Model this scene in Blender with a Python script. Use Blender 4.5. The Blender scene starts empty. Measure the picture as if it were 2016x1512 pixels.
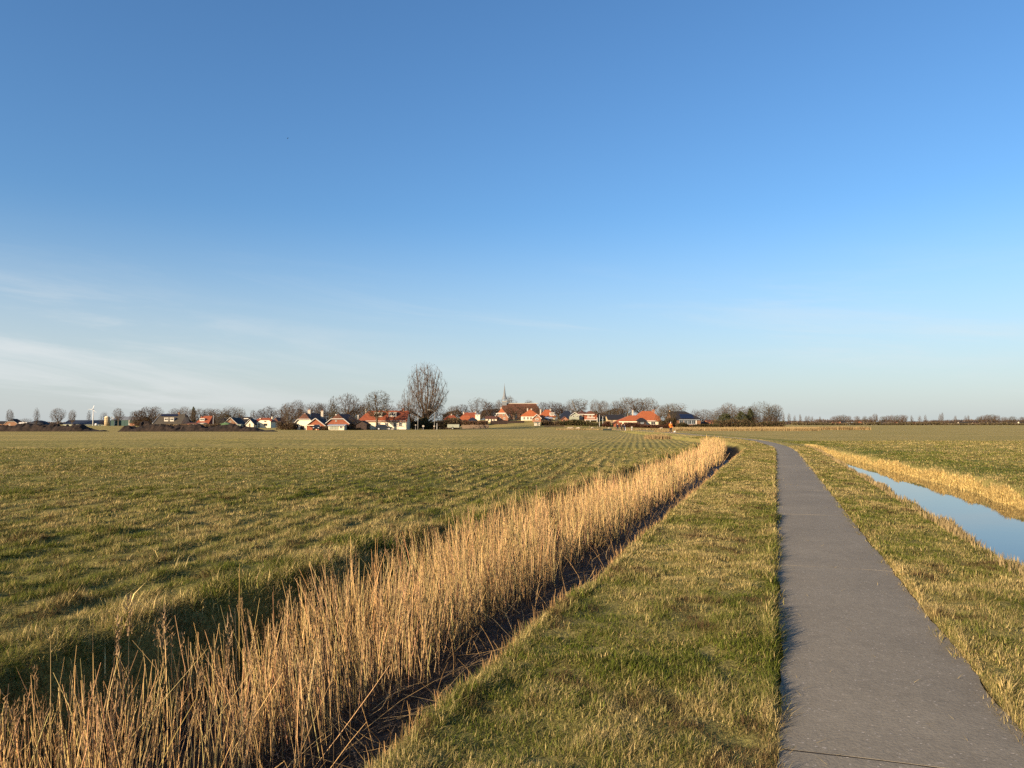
import bpy, math, random
import numpy as np
from mathutils import Vector, Matrix
from mathutils.kdtree import KDTree

R = math.radians
sc = bpy.context.scene
COL = sc.collection
rng = np.random.default_rng(11)
random.seed(5)

# ------------------------------------------------------------------ camera
CAM_H = 1.7                      # eye height above the path
FPX, CX, HORIZON = 1500.0, 1008.0, 834.0      # photo pixels (2016 wide)
cam = bpy.data.cameras.new('camera')
cam.sensor_width = 36.0
cam.lens = 36.0 * FPX / 2016.0
cam.clip_start = 0.05
cam.clip_end = 30000
camo = bpy.data.objects.new('camera', cam)
COL.objects.link(camo)
camo.location = (0, 0, CAM_H)
camo.rotation_euler = (R(90) + math.atan((HORIZON - 756) / FPX), 0, 0)
sc.camera = camo

# ------------------------------------------------------------------ sky and sun
SUN_EL, SUN_AZ = 17.0, 228.0     # azimuth clockwise from the view axis: low sun behind and to the left
world = bpy.data.worlds.new('World')
sc.world = world
world.use_nodes = True
wn, wl = world.node_tree.nodes, world.node_tree.links
bg = wn['Background']
sky = wn.new('ShaderNodeTexSky')
sky.sky_type = 'NISHITA'
sky.sun_disc = False
sky.sun_elevation = R(SUN_EL)
sky.sun_rotation = R(SUN_AZ)
sky.air_density = 1.15
sky.dust_density = 0.95
sky.ozone_density = 5.5
hsv = wn.new('ShaderNodeHueSaturation')
hsv.inputs['Saturation'].default_value = 1.05
wl.new(sky.outputs[0], hsv.inputs['Color'])
# thin cirrus: streaked noise in the sky direction, strongest low in the sky
tc = wn.new('ShaderNodeTexCoord')
sep = wn.new('ShaderNodeSeparateXYZ')
wl.new(tc.outputs['Generated'], sep.inputs[0])


def wmath(op, a, b=None, c=None):
    m = wn.new('ShaderNodeMath')
    m.operation = op
    for i, v in enumerate((a, b, c)):
        if v is None:
            continue
        if isinstance(v, (int, float)):
            m.inputs[i].default_value = v
        else:
            wl.new(v, m.inputs[i])
    return m.outputs[0]


azi = wmath('ARCTAN2', sep.outputs[0], sep.outputs[1])          # 0 = view axis, + right
ele = wmath('ARCSINE', sep.outputs[2])
comb = wn.new('ShaderNodeCombineXYZ')
wl.new(wmath('MULTIPLY_ADD', ele, 2.0, wmath('MULTIPLY', azi, 1.6)), comb.inputs[0])
wl.new(wmath('MULTIPLY_ADD', azi, 0.9, wmath('MULTIPLY', ele, 13.0)), comb.inputs[1])
nz = wn.new('ShaderNodeTexNoise')
nz.inputs['Scale'].default_value = 1.6
nz.inputs['Detail'].default_value = 8
nz.inputs['Roughness'].default_value = 0.62
nz.inputs['Distortion'].default_value = 0.5
wl.new(comb.outputs[0], nz.inputs['Vector'])


def wramp(v, a, b, lo=0.0, hi=1.0):
    m = wn.new('ShaderNodeMapRange')
    m.interpolation_type = 'SMOOTHSTEP'
    wl.new(v, m.inputs['Value'])
    m.inputs['From Min'].default_value = a
    m.inputs['From Max'].default_value = b
    m.inputs['To Min'].default_value = lo
    m.inputs['To Max'].default_value = hi
    return m.outputs[0]


# veil bank: upper limit falls from left to right
lim = wmath('MULTIPLY_ADD', azi, -0.085, 0.070)
above = wmath('SUBTRACT', ele, lim)
veil = wramp(above, 0.085, -0.03)
veil = wmath('MULTIPLY', veil, wramp(azi, 0.15, -0.75, 0.12, 1.0))
streak = wramp(nz.outputs['Fac'], 0.42, 0.68)
fac = wmath('MULTIPLY', veil, wmath('MULTIPLY_ADD', streak, 0.62, 0.14))
low = wmath('MULTIPLY', wramp(ele, 0.28, -0.02), 0.66)
wisp = wmath('MULTIPLY', wmath('MULTIPLY', wramp(nz.outputs['Fac'], 0.47, 0.72), wramp(ele, 0.24, 0.07)), 0.32)
fac = wmath('MAXIMUM', fac, wisp)
hazy = wn.new('ShaderNodeMixRGB')               # pale air low over the plain
wl.new(low, hazy.inputs['Fac'])
wl.new(hsv.outputs[0], hazy.inputs['Color1'])
hazy.inputs['Color2'].default_value = (3.55, 3.8, 3.9, 1)
cm = wn.new('ShaderNodeMixRGB')                 # cirrus in front of it
wl.new(fac, cm.inputs['Fac'])
wl.new(hazy.outputs[0], cm.inputs['Color1'])
cm.inputs['Color2'].default_value = (4.3, 4.45, 4.5, 1)
wl.new(cm.outputs[0], bg.inputs['Color'])
bg.inputs['Strength'].default_value = 0.081

sun = bpy.data.lights.new('sun', 'SUN')
sun.energy = 5.0
sun.angle = R(0.55)
sun.color = (1.0, 0.79, 0.55)
suno = bpy.data.objects.new('sun', sun)
COL.objects.link(suno)
sd = Vector((math.sin(R(SUN_AZ)) * math.cos(R(SUN_EL)), math.cos(R(SUN_AZ)) * math.cos(R(SUN_EL)), math.sin(R(SUN_EL))))
suno.rotation_euler = sd.to_track_quat('Z', 'Y').to_euler()
suno.location = sd * 100

sc.view_settings.view_transform = 'Standard'
sc.view_settings.look = 'None'
sc.view_settings.exposure = 1.2
sc.view_settings.gamma = 1.0
sc.view_settings.use_curve_mapping = False
sc.cycles.max_bounces = 6
sc.cycles.diffuse_bounces = 3
sc.cycles.transparent_max_bounces = 6
sc.cycles.use_denoising = False
sc.cycles.caustics_reflective = False
sc.cycles.caustics_refractive = False


# ------------------------------------------------------------------ helpers
def tag(o, label=None, cat=None, group=None, kind=None):
    if label:
        o['label'] = label
    if cat:
        o['category'] = cat
    if group:
        o['group'] = group
    if kind:
        o['kind'] = kind
    return o


def empty(name, loc=(0, 0, 0), rz=0.0):
    o = bpy.data.objects.new(name, None)
    COL.objects.link(o)
    o.location = loc
    o.rotation_euler = (0, 0, rz)
    o.empty_display_size = 0.2
    return o


def link(name, me, mat=None, parent=None):
    o = bpy.data.objects.new(name, me)
    COL.objects.link(o)
    if mat is not None and not me.materials:
        me.materials.append(mat)
    if parent is not None:
        o.parent = parent
    return o


def np_mesh(name, V, F, mat=None, col=None, smooth=False):
    """mesh from numpy: V (n,3), F (m,3) or (m,4); col (n,3) point colours"""
    me = bpy.data.meshes.new(name)
    V = np.asarray(V, dtype=np.float32)
    F = np.asarray(F, dtype=np.int32)
    k = F.shape[1]
    me.vertices.add(len(V))
    me.vertices.foreach_set('co', V.ravel())
    me.loops.add(F.size)
    me.loops.foreach_set('vertex_index', F.ravel())
    me.polygons.add(len(F))
    me.polygons.foreach_set('loop_start', np.arange(0, F.size, k, dtype=np.int32))
    me.polygons.foreach_set('use_smooth', np.full(len(F), smooth, dtype=bool))
    if col is not None:
        a = me.color_attributes.new('Col', 'FLOAT_COLOR', 'POINT')
        c4 = np.ones((len(V), 4), dtype=np.float32)
        c4[:, :3] = col
        a.data.foreach_set('color', c4.ravel())
    me.update(calc_edges=True)
    if mat is not None:
        me.materials.append(mat)
    return me


class MB:
    """collects shapes; build() links them as one mesh object"""

    def __init__(self):
        self.v, self.f = [], []

    def poly(self, pts):
        b = len(self.v)
        self.v += [tuple(p) for p in pts]
        self.f.append(tuple(range(b, b + len(pts))))
        return self

    def box(self, x0, x1, y0, y1, z0, z1):
        b = len(self.v)
        self.v += [(x, y, z) for z in (z0, z1) for y in (y0, y1) for x in (x0, x1)]
        for q in ((0, 2, 3, 1), (4, 5, 7, 6), (0, 1, 5, 4), (2, 6, 7, 3), (0, 4, 6, 2), (1, 3, 7, 5)):
            self.f.append(tuple(b + i for i in q))
        return self

    def tube(self, pts, rad, n=4, cap=True):
        b = len(self.v)
        pts = [Vector(p) for p in pts]
        for i, p in enumerate(pts):
            d = (pts[min(i + 1, len(pts) - 1)] - pts[max(i - 1, 0)]).normalized()
            u = d.cross(Vector((0.31, 0.77, 0.11)) if abs(d.z) > .85 else Vector((0, 0, 1))).normalized()
            w = d.cross(u)
            for k in range(n):
                a = 2 * math.pi * k / n
                self.v.append(tuple(p + (u * math.cos(a) + w * math.sin(a)) * rad[i]))
        for i in range(len(pts) - 1):
            for k in range(n):
                k2 = (k + 1) % n
                self.f.append((b + i * n + k, b + i * n + k2, b + (i + 1) * n + k2, b + (i + 1) * n + k))
        if cap:
            self.f.append(tuple(b + k for k in range(n))[::-1])
            self.f.append(tuple(b + (len(pts) - 1) * n + k for k in range(n)))
        return self

    def lathe(self, prof, n=12, c=(0, 0, 0), axis='z'):
        """prof: list of (r, z)"""
        b = len(self.v)
        for r, z in prof:
            for k in range(n):
                a = 2 * math.pi * k / n
                q = (r * math.cos(a), r * math.sin(a), z)
                if axis == 'x':
                    q = (q[2], q[0], q[1])
                if axis == 'y':
                    q = (q[0], q[2], q[1])
                self.v.append((c[0] + q[0], c[1] + q[1], c[2] + q[2]))
        for i in range(len(prof) - 1):
            for k in range(n):
                k2 = (k + 1) % n
                self.f.append((b + i * n + k, b + i * n + k2, b + (i + 1) * n + k2, b + (i + 1) * n + k))
        self.f.append(tuple(b + k for k in range(n))[::-1])
        self.f.append(tuple(b + (len(prof) - 1) * n + k for k in range(n)))
        return self

    def mesh(self, name, mat=None, smooth=False):
        me = bpy.data.meshes.new(name)
        me.from_pydata(self.v, [], self.f)
        if mat is not None:
            me.materials.append(mat)
        if smooth:
            me.polygons.foreach_set('use_smooth', np.ones(len(me.polygons), dtype=bool))
        me.update()
        return me

    def build(self, name, mat, parent=None, smooth=False):
        return link(name, self.mesh(name, mat, smooth), None, parent)


def copy_tree(o, parent=None):
    c = o.copy()
    COL.objects.link(c)
    c.parent = parent
    for ch in list(o.children):
        copy_tree(ch, c)
    return c


# value noise on arrays
_tab = np.random.default_rng(3).random((256, 256))


def noise2(x, y):
    x, y = np.asarray(x, float), np.asarray(y, float)
    xi, yi = np.floor(x).astype(int), np.floor(y).astype(int)
    fx, fy = x - xi, y - yi
    fx, fy = fx * fx * (3 - 2 * fx), fy * fy * (3 - 2 * fy)
    g = lambda a, b: _tab[a & 255, b & 255]
    return (g(xi, yi) * (1 - fx) + g(xi + 1, yi) * fx) * (1 - fy) + (g(xi, yi + 1) * (1 - fx) + g(xi + 1, yi + 1) * fx) * fy


def sst(a, b, v):
    t = np.clip((np.asarray(v, float) - a) / (b - a), 0, 1)
    return t * t * (3 - 2 * t)


# ------------------------------------------------------------------ materials
def principled(name, rough=0.85, spec=0.3):
    m = bpy.data.materials.new(name)
    m.use_nodes = True
    b = m.node_tree.nodes['Principled BSDF']
    b.inputs['Roughness'].default_value = rough
    b.inputs['Specular IOR Level'].default_value = spec
    return m, m.node_tree.nodes, m.node_tree.links, b


def mat(name, c, rough=0.85, var=0.18, scale=2.5, bump=0.0, spec=0.25, c2=None):
    """plain procedural surface: colour broken up by noise, optional relief"""
    m, n, l, b = principled(name, rough, spec)
    t = n.new('ShaderNodeTexCoord')
    z = n.new('ShaderNodeTexNoise')
    z.inputs['Scale'].default_value = scale
    z.inputs['Detail'].default_value = 5
    z.inputs['Roughness'].default_value = 0.6
    l.new(t.outputs['Object'], z.inputs['Vector'])
    r = n.new('ShaderNodeValToRGB')
    lo = c2 if c2 is not None else tuple(v * (1 - var * 1.6) for v in c)
    hi = c if c2 is not None else tuple(min(1, v * (1 + var)) for v in c)
    r.color_ramp.elements[0].color = (*lo, 1)
    r.color_ramp.elements[0].position = 0.3
    r.color_ramp.elements[1].color = (*hi, 1)
    r.color_ramp.elements[1].position = 0.7
    l.new(z.outputs['Fac'], r.inputs['Fac'])
    l.new(r.outputs[0], b.inputs['Base Color'])
    if bump:
        bn = n.new('ShaderNodeBump')
        bn.inputs['Strength'].default_value = bump
        bn.inputs['Distance'].default_value = 0.05
        l.new(z.outputs['Fac'], bn.inputs['Height'])
        l.new(bn.outputs[0], b.inputs['Normal'])
    return m


def tile_mat(name, c, var=0.25):
    """clay pantiles: course lines and tile columns as relief, patchy colour"""
    m, n, l, b = principled(name, 0.75, 0.25)
    t = n.new('ShaderNodeTexCoord')
    z = n.new('ShaderNodeTexNoise')
    z.inputs['Scale'].default_value = 1.3
    z.inputs['Detail'].default_value = 7
    z.inputs['Roughness'].default_value = 0.7
    l.new(t.outputs['Object'], z.inputs['Vector'])
    r = n.new('ShaderNodeValToRGB')
    r.color_ramp.elements[0].color = (*(v * (1 - 1.5 * var) for v in c), 1)
    r.color_ramp.elements[0].position = 0.28
    r.color_ramp.elements[1].color = (*(min(1, v * (1 + var)) for v in c), 1)
    r.color_ramp.elements[1].position = 0.72
    l.new(z.outputs['Fac'], r.inputs['Fac'])
    l.new(r.outputs[0], b.inputs['Base Color'])
    w = n.new('ShaderNodeTexWave')
    w.bands_direction = 'Z'
    w.inputs['Scale'].default_value = 0.9
    w.inputs['Distortion'].default_value = 1.0
    l.new(t.outputs['Object'], w.inputs['Vector'])
    bn = n.new('ShaderNodeBump')
    bn.inputs['Strength'].default_value = 0.35
    bn.inputs['Distance'].default_value = 0.06
    l.new(w.outputs['Fac'], bn.inputs['Height'])
    l.new(bn.outputs[0], b.inputs['Normal'])
    return m


def blade_mat(name, trans=0.3, rough=0.7):
    """leaf or stem coloured by its own point colour, letting some light through"""
    m = bpy.data.materials.new(name)
    m.use_nodes = True
    n, l = m.node_tree.nodes, m.node_tree.links
    n.remove(n['Principled BSDF'])
    a = n.new('ShaderNodeAttribute')
    a.attribute_name = 'Col'
    d = n.new('ShaderNodeBsdfDiffuse')
    t = n.new('ShaderNodeBsdfTranslucent')
    mx = n.new('ShaderNodeMixShader')
    mx.inputs[0].default_value = trans
    l.new(a.outputs['Color'], d.inputs['Color'])
    l.new(a.outputs['Color'], t.inputs['Color'])
    l.new(d.outputs[0], mx.inputs[1])
    l.new(t.outputs[0], mx.inputs[2])
    l.new(mx.outputs[0], n['Material Output'].inputs[0])
    return m


MT = {
    'white': mat('white_plaster', (0.72, 0.62, 0.43), var=0.05),
    'cream': mat('cream_plaster', (0.62, 0.52, 0.36), var=0.08),
    'yellow': mat('pale_yellow_brick', (0.48, 0.36, 0.20), var=0.15, scale=1.5),
    'brick': mat('red_brick', (0.235, 0.075, 0.036), var=0.2, scale=2),
    'pinkbrick': mat('pale_red_brick', (0.29, 0.135, 0.075), var=0.2, scale=2),
    'brownbrick': mat('brown_brick', (0.19, 0.10, 0.055), var=0.2, scale=2),
    'redwood': mat('red_painted_boards', (0.22, 0.06, 0.035), var=0.15),
    'trim': mat('white_trim', (0.56, 0.51, 0.42), rough=0.5, var=0.04),
    'tile': tile_mat('red_pantiles', (0.23, 0.062, 0.026)),
    'tileo': tile_mat('orange_pantiles', (0.31, 0.088, 0.030), 0.18),
    'tileb': tile_mat('weathered_brown_pantiles', (0.105, 0.043, 0.024), 0.3),
    'slate': tile_mat('dark_roof_tiles', (0.022, 0.019, 0.018), 0.2),
    'slateg': tile_mat('grey_brown_roof_tiles', (0.060, 0.050, 0.036), 0.2),
    'slateb': tile_mat('blue_black_roof_tiles', (0.016, 0.020, 0.030), 0.15),
    'zinc': mat('zinc_sheet', (0.30, 0.32, 0.33), rough=0.45, var=0.1),
    'corr': mat('grey_roof_sheets', (0.16, 0.17, 0.175), rough=0.7, var=0.12),
    'corrb': mat('dark_blue_roof_sheets', (0.022, 0.028, 0.042), rough=0.6, var=0.12),
    'green': mat('green_cladding', (0.02, 0.055, 0.045), rough=0.6, var=0.15),
    'greenl': mat('green_canvas', (0.09, 0.16, 0.07), rough=0.7, var=0.15),
    'greyg': mat('grey_green_panel', (0.26, 0.27, 0.2), rough=0.7, var=0.15),
    'glass': mat('window_glass', (0.02, 0.025, 0.03), rough=0.08, var=0.2, spec=0.6),
    'black': mat('black_sheeting', (0.018, 0.018, 0.02), rough=0.55, var=0.3, scale=1, bump=0.6),
    'solar': mat('solar_glass', (0.012, 0.016, 0.035), rough=0.15, var=0.2, spec=0.5),
    'soil': mat('dug_soil', (0.040, 0.026, 0.018), rough=1, scale=1.6, bump=1.0, c2=(0.006, 0.005, 0.005)),
    'wood': mat('weathered_boards', (0.20, 0.14, 0.09), var=0.25, scale=4),
    'woodd': mat('dark_stained_boards', (0.05, 0.032, 0.025), var=0.25, scale=4),
    'woodl': mat('pale_new_boards', (0.52, 0.36, 0.19), var=0.12, scale=4),
    'metal': mat('galvanised_metal', (0.20, 0.19, 0.17), rough=0.45, var=0.08),
    'whitem': mat('white_painted_metal', (0.55, 0.53, 0.49), rough=0.4, var=0.03),
    'carpaint': mat('black_car_paint', (0.012, 0.013, 0.015), rough=0.18, var=0.05, spec=0.6),
    'rubber': mat('tyre_rubber', (0.02, 0.02, 0.02), rough=0.9, var=0.1),
    'rim': mat('alloy_rim', (0.5, 0.5, 0.5), rough=0.3, var=0.05),
    'lamp': mat('car_lamp_glass', (0.6, 0.6, 0.6), rough=0.1, var=0.05, spec=0.6),
    'skin': mat('skin', (0.55, 0.34, 0.25), rough=0.6, var=0.05),
    'orange': mat('orange_jacket_cloth', (0.80, 0.20, 0.025), var=0.1),
    'darkcloth': mat('dark_cloth', (0.018, 0.018, 0.024), var=0.2),
    'navy': mat('navy_cloth', (0.02, 0.026, 0.045), var=0.2),
    'brownc': mat('brown_cloth', (0.05, 0.035, 0.025), var=0.2),
    'hairg': mat('grey_hair', (0.5, 0.46, 0.42), var=0.1),
    'haird': mat('dark_hair', (0.03, 0.022, 0.016), var=0.1),
    'fleece': mat('sheep_wool', (0.36, 0.29, 0.20), var=0.12, scale=9, bump=0.5),
    'dogfur': mat('white_fur', (0.5, 0.46, 0.40), var=0.06, scale=12),
    'hoof': mat('dark_leg', (0.05, 0.04, 0.035), var=0.1),
    'bark': mat('grey_brown_bark', (0.095, 0.068, 0.044), var=0.3, scale=3),
    'barkl': mat('pale_bark', (0.17, 0.14, 0.10), var=0.25, scale=3),
    'twig_brown': mat('brown_twigs', (0.078, 0.046, 0.024), var=0.3, scale=0.7),
    'twig_grey': mat('grey_twigs', (0.090, 0.058, 0.033), var=0.25, scale=0.7),
    'twig_red': mat('reddish_twigs', (0.055, 0.032, 0.023), var=0.3, scale=0.7),
    'twig_olive': mat('olive_twigs', (0.070, 0.052, 0.024), var=0.3, scale=0.7),
    'needle': mat('evergreen_leaves', (0.060, 0.062, 0.024), var=0.45, scale=1.2),
    'feather': mat('dark_feather', (0.02, 0.02, 0.02), var=0.1),
    'stone': mat('pale_stone', (0.42, 0.37, 0.29), var=0.15),
}


# ------------------------------------------------------------------ the lie of the land
_py = np.array([-200, 0, 46, 50, 54, 58, 62, 66, 72, 80, 91, 105, 121, 150, 182, 230, 12000], float)
_px = np.array([-69, 0, 15.87, 17.2, 18.45, 19.55, 20.4, 21.0, 21.6, 22.2, 22.9, 24.0, 25.4, 26.8, 27.3, 27.0, 27.0], float)
_gy = np.arange(-200, 300, 0.5)
_gx = np.interp(_gy, _py, _px)
for _ in range(3):
    _gx[4:-4] = np.convolve(_gx, np.ones(9) / 9, 'valid')


def path_x(Y):
    Y = np.asarray(Y, float)
    return np.where(Y < 290, np.interp(Y, _gy, _gx), 27.0)


WATER_R, WATER_L = -0.60, -0.70
PATH_W = 1.33
ROW_A = math.atan(0.165)


def terp(X, Y):
    r = np.sqrt(((np.asarray(X) - 12) / 80) ** 2 + ((np.asarray(Y) - 348) / 108) ** 2)
    return 3.3 * sst(1.0, 0.42, r)


def path_bank(Y):
    return 0.22 * sst(56, 72, Y) * (1 - sst(165, 190, Y))


def right_far_edge(Y):
    return np.interp(Y, [-60, 27, 42, 54, 59], [6.15, 6.15, 4.75, 3.75, 3.3])


def rows(X, Y):
    q = X * math.cos(ROW_A) - Y * math.sin(ROW_A)
    q = q + 0.25 * noise2(X / 2.1 + 7, Y / 3.3)
    return 0.5 + 0.5 * np.cos(2 * math.pi * q / 0.52)


def height(X, Y):
    X, Y = np.asarray(X, float), np.asarray(Y, float)
    s = X - path_x(Y)
    wob = 0.28 * (noise2(Y / 1.7, s * 0 + 3.3) - 0.5) + 0.14 * (noise2(Y / 0.45, s * 0 + 9.1) - 0.5)
    z = terp(X, Y)
    near = 1 - sst(60, 150, Y)
    # ditch left of the path
    dl = 0.80 * (1 - sst(46, 60, Y)) + 0.35 * sst(46, 60, Y) * (1 - sst(150, 190, Y))
    prof = np.minimum(sst(-5.55, -4.75, s + wob * 1.9), 1 - sst(-2.62, -1.93, s + wob * 0.6))
    z = z - dl * prof
    # ditch right of the path, ends where the path bends
    wr = s + wob * 1.2 * (0.3 + 0.7 * sst(5, 14, Y))
    fe = right_far_edge(Y)
    prof2 = np.minimum(sst(2.92, 3.42, wr), 1 - sst(fe - 0.1, fe + 0.95, s + wob * 1.3))
    z = z - 0.95 * prof2 * (1 - sst(54, 60, Y)) - 0.10 * sst(fe + 2.8, fe + 0.8, s) * sst(fe - 1, fe + .5, s) * (1 - sst(54, 60, Y))
    # verges
    z = z - 0.07 * sst(1.4, 3.0, s) * (1 - sst(3.2, 9.0, s))
    z = z + path_bank(Y) * sst(-2.2, -1.0, s) * (1 - sst(2.2, 3.6, s))
    vl = sst(-2.3, -1.8, s) * (1 - sst(-0.06, 0.0, s))
    z = z + vl * (0.03 + 0.08 * (noise2(X / 0.45, Y / 0.45) - 0.5) + 0.05 * (noise2(X / 0.16, Y / 0.16) - 0.5)) * near
    vr = sst(1.33, 1.40, s) * (1 - sst(2.8, 3.1, s))
    z = z + vr * (0.015 + 0.08 * (noise2(X / 0.45, Y / 0.45) - 0.5) + 0.05 * (noise2(X / 0.16, Y / 0.16) - 0.5)) * near
    # sunk under the paving
    z = z - 0.045 * sst(-0.03, 0.02, s) * (1 - sst(1.31, 1.36, s)) * (1 - sst(228, 240, Y))
    # tussocky meadow with drilled rows
    fl = 1 - sst(-5.6, -5.0, s)
    fr = sst(7.0, 8.5, s)
    rel = 0.085 * (noise2(X / 0.36 + 3, Y / 0.46) - 0.5) + 0.06 * (noise2(X / 0.17 + 3, Y / 0.2) - 0.5) + 0.06 * (noise2(X / 2.2, Y / 3.0 + 5) - 0.5) + (0.03 + 0.04 * sst(14, 34, Y)) * (rows(X, Y) - 0.5)
    z = z + (fl + 0.5 * fr) * rel * near
    lip = np.exp(-((s + 5.6) / 0.5) ** 2)
    z = z + lip * 0.09 * (noise2(Y / 0.8, X * 0 + 2) - 0.35) * near
    # shallow furrows across the left meadow
    for y0, w, d in ((80.5, 0.5, 0.22), (112, 0.9, 0.22)):
        yc = y0 + 0.035 * (X - 10) + 0.5 * (noise2(X / 14, X * 0 + 1.5) - 0.5)
        z = z - d * np.exp(-((Y - yc) / w) ** 2) * (1 - sst(-6.5, -5.5, s))
    return z


def H0(X, Y):
    return float(height(np.array([X]), np.array([Y]))[0])


def wx(px, Y):
    return (px - CX) / FPX * Y


def wz(py, Y):
    return CAM_H - (py - HORIZON) / FPX * Y


# ------------------------------------------------------------------ ground sheet
def steps(*segs):
    out = []
    for a, b, d in segs:
        n = max(1, int(round((b - a) / d)))
        out.append(np.linspace(a, b, n, endpoint=False))
    return np.concatenate(out)


def geo(a, b, n):
    return np.sign(a) * np.geomspace(abs(a), abs(b), n)


SV = np.concatenate([geo(-6000, -62, 24), steps((-60, -14, 0.55), (-14, -5.7, 0.16), (-5.7, -1.6, 0.09), (-1.6, -0.12, 0.16), (-0.12, 0.12, 0.03), (0.12, 1.2, 0.3), (1.2, 1.45, 0.03), (1.45, 2.8, 0.15), (2.8, 8.2, 0.11), (8.2, 34, 0.6)), geo(34, 6000, 32)])
YV = np.concatenate([geo(-1500, -32, 10), steps((-30, 2, 1.0), (2, 20, 0.15), (20, 60, 0.27), (60, 78, 0.5), (78, 84, 0.2), (84, 109, 0.7), (109, 115, 0.35), (115, 260, 2.0), (260, 460, 4.5)), geo(460, 6000, 34)])
SG, YG = np.meshgrid(SV, YV)
XG = path_x(YG) + SG
ZG = height(XG, YG)
nv, nh = YG.shape
idx = np.arange(nv * nh).reshape(nv, nh)
F = np.stack([idx[:-1, :-1], idx[:-1, 1:], idx[1:, 1:], idx[1:, :-1]], -1).reshape(-1, 4)
V = np.stack([XG, YG, ZG], -1).reshape(-1, 3)

gm, gn, gl, gb = principled('meadow_ground', 1.0, 0.05)


def gnode(t, **kw):
    nd = gn.new(t)
    for k, v in kw.items():
        if k in nd.inputs.keys():
            nd.inputs[k].default_value = v
        else:
            setattr(nd, k, v)
    return nd


geo_n = gnode('ShaderNodeNewGeometry')
n1 = gnode('ShaderNodeTexNoise', Scale=0.12, Detail=6, Roughness=0.6)
n2 = gnode('ShaderNodeTexNoise', Scale=2.2, Detail=6, Roughness=0.65)
n3 = gnode('ShaderNodeTexNoise', Scale=14.0, Detail=4, Roughness=0.7)
mp = gnode('ShaderNodeMapping')
mp.inputs['Scale'].default_value = (0.02, 0.25, 1)
gl.new(geo_n.outputs['Position'], mp.inputs['Vector'])
n4 = gnode('ShaderNodeTexNoise', Scale=1.0, Detail=5, Roughness=0.6)
gl.new(mp.outputs[0], n4.inputs['Vector'])
for q in (n1, n2, n3):
    gl.new(geo_n.outputs['Position'], q.inputs['Vector'])


def gmath(op, a, b=None, c=None, clamp=False):
    m = gn.new('ShaderNodeMath')
    m.operation = op
    m.use_clamp = clamp
    for i, v in enumerate((a, b, c)):
        if v is None:
            continue
        if isinstance(v, (int, float)):
            m.inputs[i].default_value = v
        else:
            gl.new(v, m.inputs[i])
    return m.outputs[0]


dry = gnode('ShaderNodeAttribute', attribute_name='dry')
mud = gnode('ShaderNodeAttribute', attribute_name='mud')
sumn = gmath('ADD', gmath('MULTIPLY_ADD', n2.outputs['Fac'], 0.55, gmath('MULTIPLY', n1.outputs['Fac'], 1.0)), gmath('MULTIPLY_ADD', n3.outputs['Fac'], 0.2, gmath('MULTIPLY', n4.outputs['Fac'], 1.25)))
sumn = gmath('MULTIPLY', gmath('SUBTRACT', sumn, 1.5), 2.2)
dfac = gmath('ADD', dry.outputs['Fac'], gmath('MULTIPLY', sumn, 0.36), None, True)
mixa = gnode('ShaderNodeMixRGB')
mixa.inputs['Color1'].default_value = (0.118, 0.134, 0.028, 1)
mixa.inputs['Color2'].default_value = (0.430, 0.320, 0.118, 1)
gl.new(dfac, mixa.inputs['Fac'])
fine = gnode('ShaderNodeTexNoise', Scale=42.0, Detail=3, Roughness=0.7)
gl.new(geo_n.outputs['Position'], fine.inputs['Vector'])
fm = gnode('ShaderNodeMapRange')
gl.new(fine.outputs['Fac'], fm.inputs['Value'])
fm.inputs['From Min'].default_value = 0.35
fm.inputs['From Max'].default_value = 0.65
fm.inputs['To Min'].default_value = 0.45
fm.inputs['To Max'].default_value = 1.2
fmul = gnode('ShaderNodeMixRGB', blend_type='MULTIPLY')
fmul.inputs['Fac'].default_value = 1.0
gl.new(mixa.outputs[0], fmul.inputs['Color1'])
gl.new(fm.outputs[0], fmul.inputs['Color2'])
mixb = gnode('ShaderNodeMixRGB')
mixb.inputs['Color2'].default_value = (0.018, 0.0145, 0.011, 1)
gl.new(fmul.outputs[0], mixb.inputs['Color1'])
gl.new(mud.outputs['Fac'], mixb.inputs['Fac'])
gl.new(mixb.outputs[0], gb.inputs['Base Color'])
# drilled rows + tussocks as fine relief
mpr = gnode('ShaderNodeMapping')
mpr.inputs['Rotation'].default_value = (0, 0, ROW_A)
gl.new(geo_n.outputs['Position'], mpr.inputs['Vector'])
wv = gnode('ShaderNodeTexWave', Scale=0.604, Distortion=1.3, Detail=2)
wv.inputs['Detail Scale'].default_value = 1.0
gl.new(mpr.outputs[0], wv.inputs['Vector'])
hsum = gmath('ADD', gmath('MULTIPLY_ADD', n2.outputs['Fac'], 0.9, gmath('MULTIPLY', n3.outputs['Fac'], 0.3)), gmath('MULTIPLY', wv.outputs['Fac'], 0.38))
bmp = gnode('ShaderNodeBump', Strength=0.5, Distance=0.12)
gl.new(hsum, bmp.inputs['Height'])
gl.new(bmp.outputs[0], gb.inputs['Normal'])

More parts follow.
